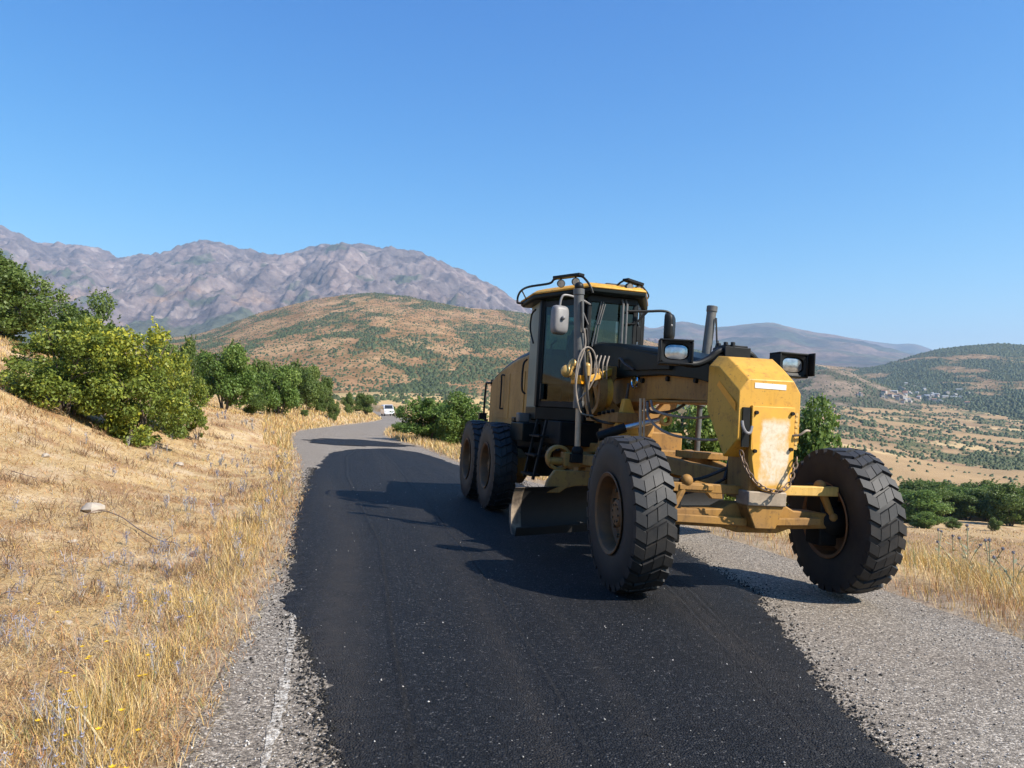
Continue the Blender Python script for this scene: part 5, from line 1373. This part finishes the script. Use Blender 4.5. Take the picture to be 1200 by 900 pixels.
by_pix("oak_bush", "mid_dark", 1166, 613, 12, 7, "little dark bush near the single dark field tree", "bush", d=122)
by_pix("oak_bush", "mid_green", 1070, 600, 60, 24, "pale green thicket along the front of the valley wood", "bush", d=136)

# =================================================================== DRY GRASS (blades) on both sides of the road
def blades(P, L, W, az, bend, lean, C, name):
    n = len(P)
    dx, dy = np.cos(az), np.sin(az)
    sx, sy = -dy, dx
    V = np.zeros((n, 5, 3), np.float32)
    def at(t):
        o = lean * t * L + bend * L * t * t
        z = L * t * np.sqrt(np.clip(1 - (lean + bend * t) ** 2 * .6, .05, 1))
        return np.stack([P[:, 0] + dx * o, P[:, 1] + dy * o, P[:, 2] + z], -1)
    b0, m0, t0 = at(0.0), at(0.55), at(1.0)
    s = np.stack([sx, sy, np.zeros(n)], -1)
    V[:, 0] = b0 - s * W[:, None]; V[:, 1] = b0 + s * W[:, None]; V[:, 2] = m0 + s * W[:, None] * .8; V[:, 3] = m0 - s * W[:, None] * .8; V[:, 4] = t0
    i = np.arange(n)[:, None] * 5
    F = np.concatenate([i + np.array([[0, 1, 2]]), i + np.array([[0, 2, 3]]), i + np.array([[3, 2, 4]])], 1).reshape(-1, 3)
    return V.reshape(-1, 3), F, np.repeat(C, 5, 0)
def grass_points(n, a0, a1, d0, d1):
    a = rng.uniform(a0, a1, n); d = np.exp(rng.uniform(math.log(d0), math.log(d1), n))
    X = a * d; Y = d
    lat, hw, _ = road_at(X, Y)
    return X, Y, lat, hw
gold = np.array([0.58, 0.39, 0.125]); straw_c = np.array([0.63, 0.47, 0.235]); rust = np.array([0.47, 0.25, 0.11]); grey = np.array([0.42, 0.36, 0.28]); grn = np.array([0.22, 0.24, 0.09])
GV, GF, GC = [], [], []
def add_grass(X, Y, L, W, bend, lean, C):
    z = ground(X, Y)
    az = rng.uniform(0, 6.283, len(X))
    V, F, c = blades(np.c_[X, Y, z - .005], L, W, az, bend, lean, C, "")
    off = sum(len(v) for v in GV); GV.append(V); GF.append(F + off); GC.append(c)
def pal(n, w):
    k = rng.choice(5, n, p=w); base = np.stack([gold, straw_c, rust, grey, grn])[k]
    return base * rng.uniform(.7, 1.2, (n, 1))
# left: edge strip of tall gold grass, patchy short litter, taller grass up the bank
X, Y, lat, hw = grass_points(380000, -1.15, -.10, 1.9, 60)
out_ = lat - hw
cl = fbm(X * 1.6, Y * 1.6, 3); cl2 = fbm(X * .5 + 3, Y * .5, 3); cl3 = fbm(X * 5, Y * 5, 2)
strip = np.exp(-((out_ - .38 - .25 * cl) / .30) ** 2)
bank = sstep(2.5, 6.5, out_ + Y * .14 - 1.9)
p = .27 + .7 * strip + .45 * bank + .45 * cl + .5 * cl3
keep = (out_ > -.10 + .12 * cl3) & (rng.uniform(0, 1.25, len(X)) < p)
X, Y, out_, strip, bank, cl, cl2 = X[keep], Y[keep], out_[keep], strip[keep], bank[keep], cl[keep], cl2[keep]
n = len(X)
tall = np.clip(strip * (.75 + .8 * cl) + bank * .5, 0, 1)
L = (.05 + .09 * rng.uniform(0, 1, n)) * (1 - tall) + (.11 + .19 * rng.uniform(0, 1, n)) * tall
L *= np.clip(.75 + .6 * cl2, .5, 1.4)
W = np.maximum(.0011 + .0012 * rng.uniform(0, 1, n), Y * .00033)
short = 1 - tall
C = np.where((tall > .45)[:, None], pal(n, [.46, .34, .10, .04, .06]), pal(n, [.18, .26, .44, .09, .03]))
red = sstep(.05, .3, cl2) * short
C = C * (1 - .4 * red[:, None]) + rust * .4 * red[:, None]
add_grass(X, Y, L, W, rng.uniform(.1, .7, n) * (.5 + short), rng.uniform(0, .45, n) + short * rng.uniform(.1, .5, n), C)
# tangled brown weed clumps on the bank
wx, wy = [], []
for k in range(240):
    a = rng.uniform(-.95, -.2); d = math.exp(rng.uniform(math.log(3.0), math.log(26))); m_n = rng.integers(25, 60)
    r0 = rng.uniform(.06, .20); wx.append(a * d + rng.normal(0, r0, m_n)); wy.append(d + rng.normal(0, r0, m_n))
X = np.concatenate(wx); Y = np.concatenate(wy); lat, hw, _ = road_at(X, Y); keep = (lat - hw > .25) & (Y > 2); X, Y = X[keep], Y[keep]; n = len(X)
add_grass(X, Y, rng.uniform(.07, .26, n), np.maximum(.0014, Y * .00036), rng.uniform(.2, 1.0, n), rng.uniform(.1, .9, n), np.array([[.24, .15, .085]]) * rng.uniform(.6, 1.7, (n, 1)))
# straw litter lying flat
X, Y, lat, hw = grass_points(65000, -1.15, -.10, 1.9, 22)
out_ = lat - hw; keep = (out_ > .1); X, Y = X[keep], Y[keep]; n = len(X)
add_grass(X, Y, rng.uniform(.05, .16, n), np.maximum(.0012 + .0012 * rng.uniform(0, 1, n), Y * .00035), rng.uniform(0, .1, n), rng.uniform(1.05, 1.25, n), pal(n, [.18, .56, .14, .12, 0]))
# right verge and slope
X, Y, lat, hw = grass_points(150000, -.12, 1.1, 4.0, 60)
out_ = -lat - hw
cl = fbm(X * 1.3 + 30, Y * 1.3, 3); cl3 = fbm(X * 4 + 11, Y * 4, 2)
keep = (out_ > .02 + .25 * cl + .12 * cl3) & (rng.uniform(0, 1.1, len(X)) < .55 + .6 * cl + .4 * cl3 + .25 * np.exp(-((out_ - .9) / .7) ** 2)) & (lat < 0)
X, Y, out_, cl = X[keep], Y[keep], out_[keep], cl[keep]; n = len(X)
t = np.clip(sstep(.1, .9, out_) * (.8 + .6 * cl), 0, 1)
L = (.06 + .10 * rng.uniform(0, 1, n)) * (1 - t) + (.18 + .26 * rng.uniform(0, 1, n)) * t
C = np.where((out_ < .6)[:, None], pal(n, [.22, .28, .42, .06, .02]), pal(n, [.42, .32, .06, .05, .15]))
add_grass(X, Y, L, np.maximum(.0013 + .0012 * rng.uniform(0, 1, n), Y * .00034), rng.uniform(.1, .6, n), rng.uniform(0, .4, n), C)
# thin stubble on the field below
X, Y, lat, hw = grass_points(50000, .38, 1.15, 36, 128); cl = fbm(X / 9, Y / 14, 4); keep = rng.uniform(-.3, .6, len(X)) < cl; X, Y = X[keep], Y[keep]; n = len(X)
add_grass(X, Y, rng.uniform(.10, .32, n), Y * .00045, rng.uniform(.1, .5, n), rng.uniform(0, .4, n), pal(n, [.30, .28, .26, .08, .08]))
# verge further along the road, both sides
X, Y, lat, hw = grass_points(60000, -.32, .02, 24, 190)
out_ = np.abs(lat) - hw; keep = (out_ > .1) & (out_ < 30); X, Y, cl = X[keep], Y[keep], fbm(X[keep] * .6, Y[keep] * .6, 3); n = len(X)
add_grass(X, Y, rng.uniform(.12, .35, n) * (1 + .5 * cl), Y * .0004, rng.uniform(.1, .6, n), rng.uniform(0, .4, n), pal(n, [.34, .40, .16, .05, .05]))
me = mesh_np("dry_grass", np.concatenate(GV), np.concatenate(GF), MAT["straw_blades"], col=np.concatenate(GC))
tag(link("dry_grass", me), "golden dry grass and straw covering the bank and the verges", "grass", kind="stuff")

# blue-grey thistles and small yellow flowers among the grass
GV, GF, GC = [], [], []
blue = np.array([0.25, 0.25, 0.315]); bgrey = np.array([0.36, 0.345, 0.32]); yel = np.array([0.75, 0.48, 0.03])
pl = []
while len(pl) < 190:
    a = rng.uniform(-.75, -.12); d = math.exp(rng.uniform(math.log(2.6), math.log(32))); X = a * d
    l, h_, _ = road_at([X], [d]); o_ = float(l[0] - h_[0])
    if o_ < .15: continue
    pr_ = math.exp(-((o_ - .75) / .6) ** 2) + .12 + (.6 if d > 14 and o_ < 3.5 else 0)
    if float(fbm(np.array([X * .9]), np.array([d * .9]), 2)[0]) < -.05: pr_ *= .25
    if rng.uniform() < pr_: pl.append((X, d))
pl = np.array(pl); gz = ground(pl[:, 0], pl[:, 1])
for (x, y), z in zip(pl, gz):
    nb = rng.integers(14, 26); h = rng.uniform(.10, .26)
    t = rng.uniform(.2, 1, nb); az = rng.uniform(0, 6.283, nb)
    rad = .10 * t * rng.uniform(.2, 1, nb) * h / .3
    P = np.c_[x + rad * np.cos(az), y + rad * np.sin(az), z + h * t * .75]
    w = max(.0011, y * .00034)
    Vb, Fb, cb = blades(P, np.full(nb, h * .28), np.full(nb, w), rng.uniform(0, 6.283, nb), rng.uniform(0, .5, nb), rng.uniform(.1, .9, nb), (blue if rng.uniform() < .6 else bgrey) * rng.uniform(.7, 1.5, (nb, 1)), "")
    off = sum(len(v) for v in GV); GV.append(Vb); GF.append(Fb + off); GC.append(cb)
    Vb, Fb, cb = blades(np.array([[x, y, z]] * 4), np.full(4, h), np.full(4, w * .8), rng.uniform(0, 6.283, 4), rng.uniform(0, .3, 4), rng.uniform(0, .25, 4), np.tile(bgrey, (4, 1)), "")
    off += 5 * nb; GV.append(Vb); GF.append(Fb + off); GC.append(cb)
    # flower heads: little crossed stars
    for q in range(rng.integers(3, 8)):
        k = rng.integers(0, nb); c0 = P[k] + np.array([0, 0, h * .26])
        Vb, Fb, cb = blades(np.tile(c0, (5, 1)), np.full(5, .010 + y * .0006), np.full(5, .002 + y * .0002), np.arange(5) * 1.2566, np.zeros(5), np.full(5, 1.0), np.tile(blue * rng.uniform(.8, 1.6), (5, 1)), "")
        off = sum(len(v) for v in GV); GV.append(Vb); GF.append(Fb + off); GC.append(cb)
for k in range(60):
    a = rng.uniform(-.62, -.22); d = math.exp(rng.uniform(math.log(2.7), math.log(5.5))); X = a * d
    l_, h_, _ = road_at([X], [d])
    if l_[0] - h_[0] < .12: continue
    z = ground1(X, d) + rng.uniform(.06, .16)
    Vb, Fb, cb = blades(np.tile([[X, d, z]], (6, 1)), np.full(6, .014), np.full(6, .006), np.arange(6) * 1.047, np.zeros(6), np.full(6, 1.1), np.tile(yel * rng.uniform(.7, 1.1), (6, 1)), "")
    off = sum(len(v) for v in GV); GV.append(Vb); GF.append(Fb + off); GC.append(cb)
me = mesh_np("wildflowers", np.concatenate(GV), np.concatenate(GF), MAT["straw_blades"], col=np.concatenate(GC))
tag(link("wildflowers", me), "blue-grey thistles and tiny yellow flowers scattered in the dry grass", "wildflowers", kind="stuff")

# globe thistles on the right verge, one by one
simple("thistle_stem", (0.20, 0.22, 0.13), (0.28, 0.27, 0.17), .8, scale=20)
simple("thistle_head", (0.13, 0.14, 0.19), (0.22, 0.20, 0.20), .9, scale=60)
def thistle(px, py, d, h, heads, label):
    q = pix(px, py, d); z = ground1(q[0], q[1])
    o = empty("globe_thistle", (q[0], q[1], z)); hh = max(q[2] - z, h)
    rr_ = random.Random(px)
    m = MB(); hp = []
    for k in range(heads):
        a = rr_.uniform(0, 6.28); e = Vector((.16 * math.cos(a) * (k > 0), .16 * math.sin(a) * (k > 0), hh * (1 if k == 0 else rr_.uniform(.6, .95))))
        m.tube(spline([(0, 0, -.02), (e.x * .2, e.y * .2, e.z * .5), tuple(e)], 4), .005, 5); hp.append(e)
        for t in (.3, .45, .6, .75):
            b0 = Vector((e.x * t * t, e.y * t * t, e.z * t)); aa = rr_.uniform(0, 6.28); tip = b0 + Vector((.11 * math.cos(aa), .11 * math.sin(aa), .04)); sd = Vector((-math.sin(aa), math.cos(aa), 0)) * .018
            m.add([b0, b0.lerp(tip, .5) + sd, tip, b0.lerp(tip, .5) - sd], [(0, 1, 2, 3)])
    m.build("stem", "thistle_stem", o)
    for e in hp:
        m = MB(); m.ball(e, .015, 8, 6)
        for i in range(26):
            u = rr_.uniform(-1, 1); a = rr_.uniform(0, 6.28); s = math.sqrt(1 - u * u); dv = Vector((s * math.cos(a), s * math.sin(a), u)); m.tube([e + dv * .012, e + dv * .023], [.003, .001], 4)
        m.build("flower_head", "thistle_head", o)
    tag(o, label, "thistle", "globe thistles on the verge")
thistle(1134, 650, 8.6, .6, 4, "branched globe thistle with the tallest round heads on the verge by the wheel")
thistle(1160, 668, 8.0, .5, 3, "globe thistle with three pale heads next to the tallest one")
thistle(1100, 656, 9.8, .5, 2, "thin globe thistle close to the far front wheel")
thistle(1188, 682, 7.6, .45, 3, "short globe thistle at the edge of the verge grass")
thistle(1117, 664, 9.2, .45, 2, "low globe thistle behind the tallest branched one")

# =================================================================== STONES, TWIGS, GRAVEL
simple("limestone", (0.40, 0.345, 0.28), (0.27, 0.225, 0.18), .9, scale=9, bumpv=.5, bscale=30)
simple("reddish_stone", (0.28, 0.17, 0.12), (0.2, 0.13, 0.1), .9, scale=9, bumpv=.5, bscale=30)
simple("dead_wood", (0.16, 0.11, 0.085), (0.24, 0.18, 0.14), .9, scale=25)
def stone(px, py, w, label, mat="limestone", group=None, flat=.5):
    p = hit(px, py); k = p[1] / FPX; s = w * k / 2
    r = random.Random(int(px * 7 + py)); m = MB()
    n_, mm = 10, 6; rings = []
    for i in range(mm + 1):
        ph = math.pi * i / mm; ring_ = []
        for j in range(n_):
            q = .78 + .42 * r.random(); rr_ = max(math.sin(ph), .02) * q
            ring_.append((s * rr_ * math.cos(6.283 * j / n_), s * .8 * rr_ * math.sin(6.283 * j / n_), s * flat * math.cos(ph) * (.8 + .3 * r.random())))
        rings.append(ring_)
    m.loft(rings)
    o = m.build("stone", mat, None, 28); o.location = (p[0], p[1], p[2] + s * flat * .35); o.rotation_euler = (r.uniform(-.2, .2), r.uniform(-.2, .2), r.uniform(0, 6))
    tag(o, label, "stone", group)
stone(109, 600, 34, "big flat pale boulder half sunk in the dry grass", flat=.45)
stone(85, 637, 11, "small white angular stone downhill of the big flat boulder")
stone(2, 636, 12, "white stone at the uphill side of the small angular stone")
stone(53, 536, 12, "pale stone lying in tall grass below the yellow-green bush")
stone(210, 545, 14, "flat white stone in the grass below the large green bush", flat=.4)
stone(226, 652, 11, "round reddish-brown stone among straw near the road", "reddish_stone", flat=.8)
stone(78, 732, 14, "cream stone on the littered ground, downhill of the white ones")
stone(190, 712, 10, "small upright white stone close to the thistles", flat=.8)
stone(140, 830, 16, "pale stone lying beside the thistle patch at the road edge")
for px, py, w in ((120, 690, 7), (60, 760, 8), (98, 780, 7), (150, 742, 6), (30, 705, 7), (170, 770, 7), (20, 860, 10), (62, 822, 8), (45, 668, 6), (130, 655, 6), (240, 745, 6), (112, 862, 8)):
    stone(px, py, w, "small pale stone scattered on the straw-littered ground", group="small stones on the bank")
for pts_, label in (([(92, 612), (115, 606), (140, 612), (160, 622)], "long thin dead twig arching beside the big flat boulder"),
                    ([(160, 622), (185, 640), (205, 645), (212, 647)], "bent dead twig lying past the end of the arching one"),
                    ([(2, 702), (12, 704), (26, 706)], "short dark broken stick on the littered ground"),
                    ([(13, 555), (25, 562), (42, 566)], "dark stick in the grass below the bushes")):
    m = MB(); P = []
    for i, q in enumerate(pts_):
        h = hit(*q); P.append((h[0], h[1], h[2] + .03 + .03 * (i in (1, 2))))
    m.tube(spline(P, 5), .006, 6); P0, P1 = Vector(P[1]), Vector(P[-2]); m.tube([P0.lerp(P1, .4), P0.lerp(P1, .6) + Vector((.05, -.02, .06))], .003, 5)
    tag(m.build("dead_twig", "dead_wood"), label, "twig")
m = MB(); a, b_ = hit(75, 850), hit(128, 898); m.tube([(a[0], a[1], a[2] + .10), ((a[0] + b_[0]) / 2, (a[1] + b_[1]) / 2, (a[2] + b_[2]) / 2 + .10), (b_[0], b_[1], b_[2] + .04)], [.0025, .004, .0045], 6)
simple("pale_straw", (0.70, 0.58, 0.32), (0.62, 0.48, 0.25), .7, scale=30); tag(m.build("straw_stalk", "pale_straw"), "single long pale straw stalk leaning over the thistle patch", "straw stalk")

# loose gravel and asphalt crumbs on the shoulders and along the asphalt edges
n = 110000
a = rng.uniform(-.75, .9, n); d = np.exp(rng.uniform(math.log(2.2), math.log(16), n)); X = a * d; Y = d
lat, hw, zr = road_at(X, Y); out_ = np.abs(lat) - hw
xl = lerp_tab([(0.6, -.1), (3.2, -.72), (5.06, -1.38), (8.05, -2.25), (11.5, -3.12), (15.6, -4.05), (20, -5)], Y)
xr = lerp_tab([(0.6, 1.55), (4.7, 1.83), (7.3, 2.2), (9.6, 1.95), (12, 1.45), (17, .15)], Y)
e = np.minimum(np.abs(X - xl), np.abs(X - xr)); onasph = (X > xl) & (X < xr)
pr_ = np.where(onasph, .05 + .25 * np.exp(-(e / .12) ** 2), .28 + .5 * np.exp(-(e / .2) ** 2) + .5 * (lat < 0) * np.exp(-((out_ + .35) / .35) ** 2))
pr_ = np.where(onasph, pr_ * .5, pr_)
keep = (rng.uniform(0, 1, n) < pr_) & (out_ < .12 + .35 * rng.uniform(0, 1, n) ** 2)
X, Y, onasph = X[keep], Y[keep], onasph[keep]
yc = np.exp(rng.uniform(math.log(2.4), math.log(18), 9000)); sd_ = rng.uniform(0, 1, 9000) < .5
xc = np.where(sd_, lerp_tab([(0.6, -.1), (3.2, -.72), (5.06, -1.38), (8.05, -2.25), (11.5, -3.12), (15.6, -4.05), (20, -5)], yc) - rng.exponential(.07, 9000) + .06, lerp_tab([(0.6, 1.55), (4.7, 1.83), (7.3, 2.2), (9.6, 1.95), (12, 1.45), (17, .15)], yc) + rng.exponential(.08, 9000) - .06)
X = np.r_[X, xc]; Y = np.r_[Y, yc]; crumb = np.r_[np.zeros(len(onasph), bool), np.ones(9000, bool)]; onasph = np.r_[onasph, np.zeros(9000, bool)]; n = len(X)
s = np.maximum(.0026 + .0055 * rng.uniform(0, 1, n) ** 2.5, Y * .0005) * np.where(crumb, 1.5, 1)
o2 = np.abs(road_at(X, Y)[0]) - road_at(X, Y)[1]
P = np.c_[X, Y, np.where(o2 > -.05, np.maximum(ground(X, Y), zp(X, Y) * (o2 < 0) - 9 * (o2 >= 0)), zp(X, Y)) + .004 + np.where(onasph, .032, 0)]
base = np.array([(1, 0, 0), (-1, 0, 0), (0, 1, 0), (0, -1, 0), (0, 0, .75), (0, 0, -.75)])
fc = np.array([(0, 2, 4), (2, 1, 4), (1, 3, 4), (3, 0, 4), (2, 0, 5), (1, 2, 5), (3, 1, 5), (0, 3, 5)])
B = base[None] * (1 + rng.uniform(-.35, .35, (n, 6, 3))) + rng.uniform(-.25, .25, (n, 6, 3))
V = B * s[:, None, None] + P[:, None]
F = (fc[None] + (np.arange(n) * 6)[:, None, None]).reshape(-1, 3)
edge_n = np.minimum(np.abs(X - lerp_tab([(0.6, -.1), (3.2, -.72), (5.06, -1.38), (8.05, -2.25), (11.5, -3.12), (15.6, -4.05), (20, -5)], Y)), np.abs(X - lerp_tab([(0.6, 1.55), (4.7, 1.83), (7.3, 2.2), (9.6, 1.95), (12, 1.45), (17, .15)], Y)))
tone = np.where(rng.uniform(0, 1, n) < np.where(onasph, .25, .8 - .6 * np.exp(-(edge_n / .15) ** 2)), rng.uniform(.22, .6, n), rng.uniform(.015, .08, n))
tone = np.where(crumb, rng.uniform(.006, .03, n), tone); 
C = tone[:, None] * np.array([1.0, .94, .86])
tag(link("gravel", mesh_np("gravel", V.reshape(-1, 3), F, MAT["scrub_leaf"], col=np.repeat(C, 6, 0))), "loose grey and black road chippings on the shoulders and asphalt edges", "gravel", kind="stuff")
# =================================================================== WHITE VAN on the far bend (x forward, z up)
vp = pix(454, 487.2, 156)
vz = road_at([vp[0]], [vp[1]])[2][0]
van = empty("minibus", (vp[0], vp[1], vz + .005), math.radians(-72))
tag(van, "white minibus coming round the far bend of the road", "minibus")
VL, VWd = 2.55, .98
def vring(y, k):  # side outline, x-z
    P = [(-VL, .42), (-VL, 1.25), (-VL + .08, 1.98), (-VL + .35, 2.20), (.75, 2.22), (1.15, 2.12), (1.85, 1.38), (2.45, 1.12), (VL, .92), (VL + .03, .45), (2.3, .34), (-2.3, .34)]
    return [(x, y, .34 + (z - .34) * k) for x, z in P]
m = MB(); m.loft([vring(-VWd * .86, .985), vring(-VWd, .95), vring(-VWd, .95), vring(VWd, .95), vring(VWd * .86, .985)] if False else [vring(-VWd, .93), vring(-VWd * .86, 1), vring(VWd * .86, 1), vring(VWd, .93)])
m.build("body", "white_van", van, 30, .04)
m = MB().add([(1.20, -.74, 2.10), (1.20, .74, 2.10), (1.875, .84, 1.40), (1.875, -.84, 1.40)], [(0, 1, 2, 3)]); m.v = [(x + .025, y, z + .025) for x, y, z in m.v]; m.build("windscreen", "van_glass", van, 0)
for s in (-1, 1):
    for x0, x1, sl in ((-2.35, -1.35, 0), (-1.28, -.30, 0), (-.22, .55, 0), (.62, 1.15, .35)):
        m = MB().add([(x0, s * (VWd + .006), 1.32), (x1 + sl, s * (VWd + .006), 1.32), (x1, s * (VWd + .004), 1.92), (x0, s * (VWd + .004), 1.92)], [(0, 1, 2, 3)]); m.build("side_window", "van_glass", van, 0)
    m = MB().box(2.42, 2.56, s * .72 - .14, s * .72 + .14, .82, 1.0); m.build("headlight", "lens_glass", van, 30, .02)
    m = MB().box(1.35, 1.50, s * 1.08 - .07, s * 1.08 + .07, 1.30, 1.55); m.build("wing_mirror", "van_trim", van, 30, .02)
    for x in (-1.55, 1.60):
        w = empty("wheel"); w.parent = van; w.location = (x, s * .86, .34)
        m = MB().lathe([(.20, -.10), (.32, -.11), (.34, -.06), (.34, .06), (.32, .11), (.20, .10)], (0, 0, 0), 'y', 24); m.build("tyre", "van_trim", w)
        m = MB().lathe([(.0005, s * .06), (.12, s * .07), (.205, s * .10)], (0, 0, 0), 'y', 20); m.build("rim", "mirror_grey", w)
m = MB().box(2.50, 2.62, -.88, .88, .42, .66); m.build("front_bumper", "white_van", van, 30, .03)
m = MB().box(2.54, 2.60, -.45, .45, .72, .86); m.build("grille", "van_trim", van, 30, .01)

# =================================================================== VILLAGE at the foot of the right-hand hill
simple("house_wall", (0.42, 0.38, 0.33), (0.33, 0.28, 0.24), .9, scale=.15)
simple("house_roof_red", (0.36, 0.17, 0.11), (0.28, 0.14, 0.10), .9, scale=.3)
simple("house_roof_pale", (0.44, 0.44, 0.44), (0.34, 0.34, 0.34), .6, scale=.3)
simple("house_window", (0.04, 0.045, 0.05), (0.06, 0.06, 0.06), .3, scale=1)
def house_parts(L_, W_, H_, gable):
    w = MB().box(-L_ / 2, L_ / 2, -W_ / 2, W_ / 2, -2.5, H_)
    r = MB()
    if gable: r.prism([(-W_ / 2 - .4, H_ + .05), (W_ / 2 + .4, H_ + .05), (0, H_ + 2.0)], 'x', -L_ / 2 - .4, L_ / 2 + .4)
    else: r.box(-L_ / 2 - .3, L_ / 2 + .3, -W_ / 2 - .3, W_ / 2 + .3, H_ + .02, H_ + .4)
    return w.mesh("wall", "house_wall", 0), r
kinds = []
for i, (l_, w_, h_, g_, mt) in enumerate(((12, 9, 6, True, "house_roof_red"), (15, 10, 3.6, False, "house_roof_pale"), (10, 8, 6.5, True, "house_roof_pale"), (18, 9, 4, True, "house_roof_pale"), (11, 10, 7, False, "house_roof_red"))):
    wm, r = house_parts(l_, w_, h_, g_); kinds.append((wm, r.mesh("roof", mt, 0), h_, l_, w_))
win_me = []
for (wm, rm_, h_, l_, w_) in kinds:
    m = MB()
    win_me.append(MB().box(-.6, .6, -.04, .04, -.7, .7).mesh("window", "house_window", 0))
X2, Y2, Z2, _v2, T2 = HILLS[1]
def hill_at(px, py):
    a = (px - 600) / FPX; r = ray(px, py)
    best = None
    for hk_ in (1, 2):
        Xh, Yh, Zh, _, Th = HILLS[hk_]
        pxg = 600 + FPX * Xh[0] / Yh[0]
        j = int(np.abs(pxg - px).argmin())
        if abs(pxg[j] - px) > 4: continue
        zz_ = CAM_H + r[2] / r[1] * Yh[:, j]
        i = np.where((zz_ <= Zh[:, j]) & (Th[:, j] > -.05))[0]
        if len(i) and (best is None or Yh[i[0], j] < best[1]): best = (a * Yh[i[0], j], Yh[i[0], j], Zh[i[0], j])
    d = np.linspace(700, 3600, 1200); g = ground(r[0] / r[1] * d, d); zz_ = CAM_H + r[2] / r[1] * d; i = np.where(zz_ <= g)[0]
    if len(i) and (best is None or d[i[0]] < best[1]): best = (r[0] / r[1] * d[i[0]], d[i[0]], g[i[0]])
    return best
rv = random.Random(12)
spots = [(rv.gauss(1072, 26), rv.gauss(463, 4.5)) for _ in range(46)] + [(rv.uniform(1030, 1135), rv.uniform(455, 474)) for _ in range(12)]
lab = {0: "small red-roofed house in the village below the right-hand hill", 1: "flat pale-roofed house in the village below the right-hand hill", 2: "pale gabled house in the village below the right-hand hill", 3: "long pale-roofed shed in the village below the right-hand hill", 4: "flat red-roofed house in the village below the right-hand hill"}
for px, py in spots:
    p = hill_at(px, py)
    if p is None: continue
    k = rv.randrange(5); o = empty("village_house", (p[0], p[1], p[2]), rv.uniform(0, 3.14))
    link("wall", kinds[k][0], o); link("roof", kinds[k][1], o)
    tag(o, lab[k], "house", "village houses")
# small hut by the valley wood
q = hit(1089, 597) if False else pix(1089, 600, 134)
hz = ground1(q[0], q[1]); hut = empty("field_hut", (q[0], q[1], hz), .5)
m = MB().box(-1.2, 1.2, -.9, .9, -.2, 1.5); m.build("wall", "house_wall", hut, 0); m = MB().prism([(-1.05, 1.5), (1.05, 1.5), (0, 2.0)], 'x', -1.35, 1.35); m.build("roof", "house_roof_pale", hut, 0)
m = MB().box(-.4, .4, -.93, -.89, -.1, 1.3); m.build("door", "house_window", hut, 0)
tag(hut, "little pale hut at the front of the valley wood", "hut")

# =================================================================== HAZE: the air over the valley
hz_o = MB().box(-17000, 17000, -400, 22500, -420, 1990).build("haze", None, None, 0)
m_ = bpy.data.materials.new("air"); m_.use_nodes = True; nt = m_.node_tree; nt.nodes.clear()
o_ = nt.nodes.new("ShaderNodeOutputMaterial"); v_ = nt.nodes.new("ShaderNodeVolumePrincipled")
v_.inputs["Color"].default_value = (0.56, 0.76, 1.0, 1); v_.inputs["Density"].default_value = 6.0e-5; v_.inputs["Anisotropy"].default_value = 0.1
nt.links.new(v_.outputs[0], o_.inputs["Volume"])
hz_o.data.materials.clear(); hz_o.data.materials.append(m_)
tag(hz_o, "thin blue summer haze filling the air over the valley", "haze", kind="stuff")
